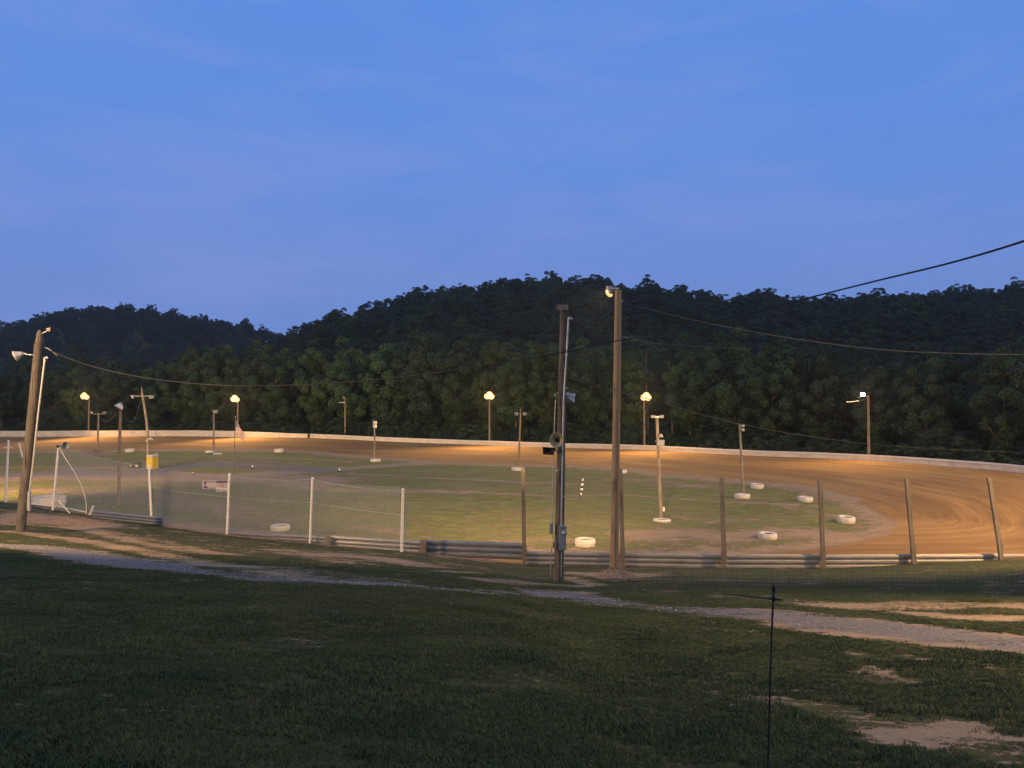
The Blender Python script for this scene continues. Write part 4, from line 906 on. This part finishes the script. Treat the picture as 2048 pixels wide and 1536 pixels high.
# ------------------------------------------------------------------ big utility poles
# leaning grey pole at far left
B0 = onground(40, 1064); DL = B0.y; T0 = P(80, 660, DL); e = empty('utility_pole', B0, 'leaning grey wooden pole with pale lamp shade at the far left', 'utility pole'); v = T0-B0
MB().tube(polepts(Vector((-.02, 0, -.4)), v*.93), [.18*DL/30, .174*DL/30, .168*DL/30, .162*DL/30, .157*DL/30, .152*DL/30, .148*DL/30], 18, wob=.02).build('pole', M['pole_old'], e)
MB().tube([v*.925, v*.95+Vector((.02, 0, 0)), v*.985, v], [.16, .17, .12, .07], 12, wob=.12).build('pole_top', M['pole_old'], e)
def rel(px, py, D=DL, o=B0): return P(px, py, D)-o
g = MB(); g.tube([rel(58, 1022), rel(59, 985), rel(66, 925), rel(76, 830), rel(89, 722)], [.05, .05, .042, .04, .038], 10); cd = g.build('conduit', M['galv'], e)
g = MB(); g.tube([rel(89, 724), rel(89.5, 716), rel(93, 714), rel(96, 717)], [.05, .06, .055, .03], 10); g.build('weatherhead', M['galv'], cd)
MB().tube([rel(55, 1000), rel(58, 940), rel(70, 850), rel(78, 770), rel(83, 730)], .014, 6).build('service_cable', M['cable'], e)
MB().tube([rel(51, 1000)+Vector((0, -.1, 0)), rel(54, 940)+Vector((0, -.1, 0)), rel(66, 850)+Vector((0, -.1, 0)), rel(76, 750)+Vector((0, -.1, 0))], .012, 6).build('ground_wire', M['galv'], e)
MB().box(rel(58, 1008)+Vector((0, 0, .15)), (.13, .12, .9)).build('conduit_cover', M['grey_box'], e)
g = MB(); g.lathe([(.03, .0), (.08, .02), (.115, .10), (.13, .14), (.25, .38), (.26, .39), (.12, .15)], rel(47, 706), Vector((-.9, -.35, -.42)), 20); sh = g.build('lamp_shade', M['galv'], e)
MB().tube([rel(47, 706), rel(54, 709), rel(62, 710), rel(70, 710)], .022, 6).build('lamp_arm', M['galv'], sh)
MB().box(rel(62, 709.5)+Vector((0, -.03, 0)), (.11, .05, .035)).build('clamp', M['white_paint'], sh)
fl = flood(e, rel(98, 659), (.9, .5, -.1), .22, housing='tan_metal'); MB().tube([rel(82, 668), rel(90, 664), rel(97, 660)], .02, 6).build('lamp_arm', M['galv'], e)
# dark pole with meter
DM = 26.0; B0m = P(1117, 1156, DM); B0m.z = gz(B0m.x, B0m.y); o_ = B0m; rel = lambda px, py, dy=0: P(px, py, DM)-B0m+Vector((0, dy, 0))
e = empty('utility_pole', B0m, 'dark weathered utility pole with electric meter box and horn speaker', 'utility pole'); vt = rel(1127, 614)
MB().tube(polepts(Vector((0, 0, -.4)), vt), [.165, .158, .15, .142, .135, .122, .105], 18, wob=.025).build('pole', M['pole_dark'], e)
MB().box(rel(1124, 615.5, -.16), (.38, .05, .18)).build('top_board', M['pole_grey'], e)
g = MB(); g.tube([rel(1121.5, 1152, -.13), rel(1122.5, 1100, -.15)], .025, 8); g.tube([rel(1122, 1056, -.16), rel(1124, 940, -.14), rel(1127, 800, -.12), rel(1132, 720, -.10), rel(1136.5, 642, -.1)], [.033, .033, .032, .032, .031], 10); 
for y_ in (1130, 992, 776, 663): g.box(rel(1122+(1130-y_)*.029, y_, -.15), (.12, .04, .025))
cd = g.build('conduit', M['galv'], e)
g = MB(); g.tube([rel(1136.5, 643, -.1), rel(1137, 637, -.1), rel(1141, 637, -.12), rel(1143, 640, -.12)], [.045, .055, .05, .03], 10); g.build('weatherhead', M['galv'], cd)
for k, (xx, dx) in enumerate(((1143, 1), (1142, -1))):
    MB().tube([rel(xx, 640, -.1), rel(xx+3, 652, -.1), rel(xx+9, 655, -.1), rel(xx+8, 662, -.1), rel(xx+2, 658, -.1), rel(xx-2, 648, -.08)], .008, 5).build('drip_loop', M['cable'], cd)
# second conduit at left
g = MB(); g.tube([rel(1101.5, 1150, -.02), rel(1103, 1095, -.02)], .02, 8); g.tube([rel(1105, 1046, -.02), rel(1106, 960, 0), rel(1108, 870, 0), rel(1111, 800, 0)], .016, 8); g.build('conduit', M['galv'], e)
g = MB(); g.box(rel(1124, 1073, -.24), (.24, .20, .78)); g.box(rel(1124, 1049.5, -.245), (.26, .23, .02)); mbx = g.build('meter_box', M['grey_box'], e)
for q_, s_ in (('meter', 0),):
    g = MB(); g.lathe([(.0, .085), (.05, .08), (.075, .05), (.08, .0), (.09, .0), (.09, -.02)], rel(1127.5, 1062, -.345), Vector((.25, -1, 0)), 18); g.build('meter', M['glass_off'], mbx)
MB().box(rel(1124, 1085, -.345), (.20, .012, .36)).build('cover_plate', M['grey_box'], mbx)
g = MB(); g.box(rel(1102.5, 1056, -.08), (.12, .12, .34)); sb = g.build('switch_box', M['grey_box'], e)
g = MB(); g.tube([rel(1104, 1068, -.15), rel(1106, 1078, -.16), rel(1110, 1086, -.17), rel(1107, 1092, -.17), rel(1110, 1096, -.17)], .014, 6); g.build('loose_wire', M['cable_pale'], sb)
g = MB(); g.box(rel(1108, 1088, -.17), (.11, .07, .18)); g.build('outlet_box', M['tan_metal'], e)
# round horn speaker facing the camera side
g = MB(); ax = Vector((-.12, -1, .1)); c = rel(1114, 880, -.18); g.lathe([(.05, .0), (.06, .12), (.10, .2), (.235, .30), (.245, .31), (.24, .32), (.225, .315), (.10, .225), (.07, .19), (.07, .12), (.0, .10)], c, ax, 28); hs_ = g.build('horn_speaker', M['tan_metal'], e)
g = MB(); g.lathe([(.0, .27), (.035, .26), (.045, .2), (.03, .12), (0, .12)], c, ax, 14); g.build('cone_plug', M['dark_plastic'], hs_)
# rectangular horn below it
g = MB(); c = rel(1103, 898, -.28); q = Vector((-.75, -1, -.15)).normalized().to_track_quat('Z', 'Y').to_matrix(); vs = []
for z, w1, h1 in ((-.15, .10, .10), (.05, .20, .14), (.22, .44, .26), (.225, .40, .22), (.06, .14, .09)):
    for x, y in ((-1, -1), (1, -1), (1, 1), (-1, 1)): vs.append(q @ Vector((x*w1/2, y*h1/2, z))+c)
fs = [(3, 2, 1, 0)]
for k in range(4):
    for i in range(4): fs.append((k*4+i, k*4+(i+1) % 4, (k+1)*4+(i+1) % 4, (k+1)*4+i))
fs.append((16, 17, 18, 19)); g.add(vs, fs); g.build('box_horn', M['dark_plastic'], e)
MB().tube([rel(1111, 884, -.12), rel(1110, 898, -.16), rel(1113, 906, -.13)], .015, 6).build('horn_bracket', M['galv'], e)
# floodlight behind, to the right
fl = flood(e, rel(1138, 795, .12), (.55, .9, -.25), .36); MB().box(rel(1127, 786, .05), (.42, .05, .05)).build('lamp_arm', M['galv'], e); MB().box(rel(1110.5, 790, .0), (.05, .06, .1)).build('junction_box', M['galv'], e)
MB().lathe([(0, .03), (.03, .02), (.04, 0)], rel(1113.3, 940, -.16), Vector((0, -1, 0)), 10).build('insulator_knob', M['white_paint'], e)
for y_, dx in ((965, 2), (700, 0), (720, 2), (742, 3)): MB().lathe([(0, .03), (.022, .02), (.03, 0)], rel(1117+(1156-y_)*.0185+dx, y_, -.13), Vector((0, -1, 0)), 8).build('bolt', M['dark_plastic'], e)
# tall brown pole
DB = 29.5; B0b = P(1228, 1150, DB); B0b.z = gz(B0b.x, B0b.y); relb = lambda px, py, dy=0: P(px, py, DB)-B0b+Vector((0, dy, 0)); vt = relb(1236.5, 580)
e = empty('utility_pole', B0b, 'tallest utility pole, smooth brown wood rising from a mound of earth', 'utility pole')
MB().tube(polepts(Vector((0, 0, -.3)), vt), [.168, .162, .155, .148, .142, .136, .130], 20, wob=.008).build('pole', M['pole_brown'], e)
g = MB(); g.box(relb(1229, 577, -.05), (.34, .05, .05)); g.build('lamp_arm', M['galv'], e)
for k, (dx, dz, lit) in enumerate(((1219, 575, None), (1222, 583, 'lit'),)):
    flood(e, relb(dx, dz, .1), (-.55, .8, -.35), .18, lit)
MB().tube([relb(1216, 570), relb(1222, 566), relb(1226, 572)], .012, 5).build('wire_loop', M['cable'], e)
MB().lathe([(0, .06), (.03, .05), (.04, .02), (.02, 0)], relb(1242, 603, -.05), Vector((1, -.3, 0)), 8).build('insulator', M['white_paint'], e)
mound('dirt_mound', Vector((B0b.x-.02, B0b.y-.35, gz(B0b.x, B0b.y-.35))), .95, 1.1, .36, 'small mound of reddish earth round the foot of the tall brown utility pole', 2)
# small heaps on the near bank
for k, (px, py, rx, h, lab) in enumerate([(970, 1118, 1.0, .28, 'low grassy heap of soil left of the dark utility pole'), (150, 1044, 2.2, .22, 'bare reddish heap of soil beside the leaning white stub')]):
    g_ = onground(px, py); mound('soil_heap', g_, rx, rx*.8, h, lab, 7+k)

# ------------------------------------------------------------------ cables
cable('cable', [P(2200, 425, 7.6), P(2048, 482, 8.6), P(1900, 526, 10), P(1760, 560, 11.5), P(1640, 590, 13), P(1500, 625, 15), P(1350, 661, 17), P(1232, 682, 19.5), P(1125, 705, 21), P(1000, 726, 23), P(850, 748, 25), P(700, 764, 26.5), P(560, 771, 27.5), P(430, 770, 28.5), P(300, 757, DL*.5+14.4), P(200, 737, DL*.7+8.6), P(130, 714, DL*.9+2.9), P(90, 695, DL)], (.0135, .00078), 'cable', 'thick black cable sweeping from the upper right across the poles to the leaning left pole')
cable('cable', [P(1242, 605, DB), P(1320, 624, 31), P(1420, 647, 33), P(1600, 679, 37), P(1800, 702, 41), P(2048, 709, 46), P(2250, 704, 49)], .016, 'cable', 'thin cable running right from the top of the brown pole in front of the hill')
cable('cable', [P(1143, 639, DM-.1), P(1165, 640, 26.5), P(1190, 638, 27.5), P(1210, 630, 28.4), P(1229, 613, DB-.1)], .008, 'cable', 'slack wire sagging between the weatherhead and the brown pole')
cable('cable', [P(1143, 640, DM-.1), P(1180, 655, 28), P(1230, 669, 31), P(1290, 683, 36), P(1360, 690, 41), P(1500, 700, 52)], .010, 'cable', 'thin wire running from the weatherhead behind the brown pole toward the hill')
cable('cable', [P(1136, 757, DM), P(1180, 770, 28), P(1290, 796, 34), P(1400, 828, 39), P(1480, 848, 44), P(1600, 870, 50), P(1750, 889, 56), P(1900, 899, 60), P(2048, 905, 64), P(2200, 908, 68)], .017, 'cable', 'long thin cable dropping from the dark pole past the right bend')
cable('cable', [P(1136, 757, DM), P(1139, 765, DM), P(1140, 780, DM+.1), P(1138, 788, DM+.1)], .007, 'cable', 'short drop wire to the floodlight on the dark pole')
cable('cable', [P(90, 695, DL), P(98, 698, DL-.2), P(106, 704, DL-.2), P(114, 711, DL-.1)], .022, 'cable_pale', 'thick pale cable stub at the top of the leaning left pole')
cable('cable', [P(197, 832, 107), P(210, 842, 95), P(222, 838, 78), P(238, 822, 60.5)], .02, 'cable', 'slack wire between the two leftmost infield poles')
cable('cable', [P(243, 824, 60.5), P(258, 842, 68), P(270, 838, 78), P(281, 800, 88)], .02, 'cable', 'slack wire between the tilted-lamp pole and the bowed pole')

# ------------------------------------------------------------------ thin rod in the foreground
DQ = 4.6; t_ = P(1547, 1176, DQ); b0 = P(1533, 1560, DQ); b0.z = gz(b0.x, b0.y)
e = empty('fence_rod', b0, 'thin dark metal rod with a short cross wire in the near grass', 'fence rod'); v = t_-b0
g = MB(); g.tube([Vector((0, 0, -.15)), v*.3+Vector((.002, 0, 0)), v*.6+Vector((-.002, 0, 0)), v], .0062, 8); 
for k in range(22): g.tube([v*(.05+.043*k), v*(.056+.043*k)], .0078, 8)
g.build('rod', M['dark_plastic'], e)
MB().lathe([(0, .025), (.009, .02), (.011, .0), (.009, -.02), (.006, -.022)], v, n=10).build('tip', M['dark_plastic'], e)
c = P(1547, 1198, DQ)-b0
MB().tube([c+Vector((-.27, .12, .0)), c+Vector((-.1, .03, .003)), c+Vector((.045, -.02, 0))], [.0025, .005, .006], 7).build('cross_wire', M['dark_plastic'], e)
MB().tube([c+Vector((0, 0, -.012)), c+Vector((0, 0, .015))], .012, 8).build('clamp', M['dark_plastic'], e)

# ------------------------------------------------------------------ grass in the foreground (uncountable)
def tuft(seed, n=12, h=.038, sp=.06):
    r = random.Random(seed); b = MB()
    for k in range(n):
        a = r.uniform(0, 6.28); rr = r.uniform(0, sp); x, y = rr*math.cos(a), rr*math.sin(a); H = h*r.uniform(.5, 1.25); ln = r.uniform(.2, .9)*H; a2 = r.uniform(0, 6.28); w_ = .0028; px_, py_ = math.cos(a2+1.57)*w_, math.sin(a2+1.57)*w_
        dx, dy = math.cos(a2)*ln, math.sin(a2)*ln
        b.add([(x-px_, y-py_, -.01), (x+px_, y+py_, -.01), (x+dx*.4+px_*.8, y+dy*.4+py_*.8, H*.6), (x+dx*.4-px_*.8, y+dy*.4-py_*.8, H*.6), (x+dx, y+dy, H)], [(0, 1, 2, 3), (3, 2, 4)])
    return b
from math import floor
def mask_at(X, Y, A):
    ix = np.clip(np.searchsorted(gx, X)-1, 0, len(gx)-2); iy = np.clip(np.searchsorted(gy, Y)-1, 0, len(gy)-2)
    fx = (X-gx[ix])/(gx[ix+1]-gx[ix]); fy = (Y-gy[iy])/(gy[iy+1]-gy[iy])
    return (A[iy, ix]*(1-fx)+A[iy, ix+1]*fx)*(1-fy)+(A[iy+1, ix]*(1-fx)+A[iy+1, ix+1]*fx)*fy
srcs = []
for k in range(3):
    y_ = 5.2+.5*k; o = tuft(60+k).build('grass', M['blade'], None, (-1+.7*k, y_, gz(-1+.7*k, y_))); o['kind'] = 'stuff'; srcs.append(o)
Yg = 2.8+(rng.random(190000)**1.35)*24; Xg = (rng.random(190000)*2-1)*(.70*Yg+.4)
ms = mask_at(Xg, Yg, grass)+.55*vnoise(Xg, Yg, 3.1, 41)+.40*vnoise(Xg, Yg*1.6, 9, 42)+.15*rng.normal(size=len(Xg)); kp = ms > .80; Xg, Yg = Xg[kp], Yg[kp]; Zg = mask_at(Xg, Yg, GZ)
sc = rng.uniform(.4, 1.0, len(Xg))*(1+.6*vnoise(Xg, Yg, 2.3, 8))*np.clip(1.1-.012*Yg, .6, 1)*1.1
tag(gn_scatter('grass', np.stack([Xg, Yg, Zg], 1), np.stack([rng.normal(size=len(Xg))*.12, rng.normal(size=len(Xg))*.12, rng.uniform(0, 6.28, len(Xg))], 1), np.stack([sc, sc, sc*.85], 1), rng.integers(0, 3, len(Xg)), srcs), 'short dark grass growing over the near slope', 'grass')

M['stone'] = wear('pale stone', (.45, .42, .38), (.25, .23, .2), 20, .8)
r_ = random.Random(4); b = MB()
for st in range(1):
    vs = [(math.cos(a)*.022*r_.uniform(.7, 1.2), math.sin(a)*.016*r_.uniform(.7, 1.2), z) for z, a in [(z, a+z*9) for z in (-.004, .012) for a in np.linspace(0, 5.4, 7)]]
    b.add(vs+[(0, 0, .018)], [tuple(range(6, -1, -1))]+[(i, (i+1) % 7, 7+(i+1) % 7, 7+i) for i in range(7)]+[(7+i, 7+(i+1) % 7, 14) for i in range(7)])
so = b.build('stones', M['stone'], None, (2.0, 7.0, gz(2.0, 7.0))); so['kind'] = 'stuff'
Ys = 4+rng.random(5200)*26; Xs = (rng.random(5200)*2-1)*.72*Ys; mg = mask_at(Xs, Ys, gravel)*.9+.25*(mask_at(Xs, Ys, grass) < .4)+.004; kp = rng.random(5200) < mg; Xs, Ys = Xs[kp], Ys[kp]; Zs = mask_at(Xs, Ys, GZ); ss = rng.uniform(.25, 1.2, len(Xs))**1.5*np.clip(Ys/14, .3, 1)
tag(gn_scatter('stones', np.stack([Xs, Ys, Zs], 1), np.stack([Xs*0, Xs*0, rng.uniform(0, 6.28, len(Xs))], 1), np.stack([ss, ss, ss], 1), np.zeros(len(Xs), int), [so]), 'small pale stones strewn over the gravel path and bare soil', 'stones')

# ------------------------------------------------------------------ thin evening haze
hz = MB(); hz.box((-20, 330, 55), (1600, 780, 118)); 
t = NT('evening haze'); pv = t.n('ShaderNodeVolumePrincipled'); pv.inputs['Density'].default_value = .00016; pv.inputs['Color'].default_value = (.75, .82, .95, 1); pv.inputs['Anisotropy'].default_value = .55
t.L.new(pv.outputs[0], t.N['Material Output'].inputs['Volume']); t.N.remove(t.b)
ho = hz.build('haze', t.m); ho['kind'] = 'stuff'; ho['label'] = 'thin bluish evening haze over the whole valley'; ho['category'] = 'haze'

# ------------------------------------------------------------------ light of the lamps standing along the near side of the track
random.seed(3)
def nearlamp(x, y, h, tgt, power, label, lean=0, col=WARMW, size=2.0):
    z = gz(x, y); e = empty('lamp_pole', (x, y, z), label, 'lamp pole', 'lamp poles on the near bank'); top = Vector((lean, 0, h))
    MB().tube(polepts(Vector((0, 0, -.3)), top), [.17, .165, .16, .15, .145, .14, .135], 12).build('pole', M['pole_brown'], e); MB().box(top+Vector((0, .1, -.15)), (1.2, .08, .1)).build('crossarm', M['pole_grey'], e)
    d = (Vector(tgt)-Vector((x, y, z+h))).normalized()
    for dx in (-.42, .42): flood(e, top+Vector((dx, .25, 0)), d, .5, 'lit')
    spot('flood_light', Vector((x, y, z+h))+d*1.25, tgt, power, col, size, .35)
nearlamp(-27, 22, 9.5, (2, 58, 0), NEAR_W*.9, 'lamp pole with two lit floodlights left of the leaning grey pole')
nearlamp(31, 30, 11, (4, 58, 0), NEAR_W*.9, 'lamp pole with two lit floodlights right of the tall fence posts')
nearlamp(50, 46, 11, (22, 70, 0), NEAR_W*1.2, 'lamp pole with two lit floodlights outside the right bend')
nearlamp(-50, 50, 9, (-62, 122, 0), NEAR_W*3.2, 'lamp pole with two lit floodlights beyond the left end of the chain-link fence')
nearlamp(19, 14, 8, (13.5, 12.5, 5), NEAR_W*.5, 'lamp pole with two lit floodlights above the right end of the gravel path', size=1.75)
spot('pole_light', (B0b+vt)+Vector((-.45, .3, -.1)), (-6, 88, 0), NEAR_W*2.0, WARMW, 1.3, .3, blend=.9)
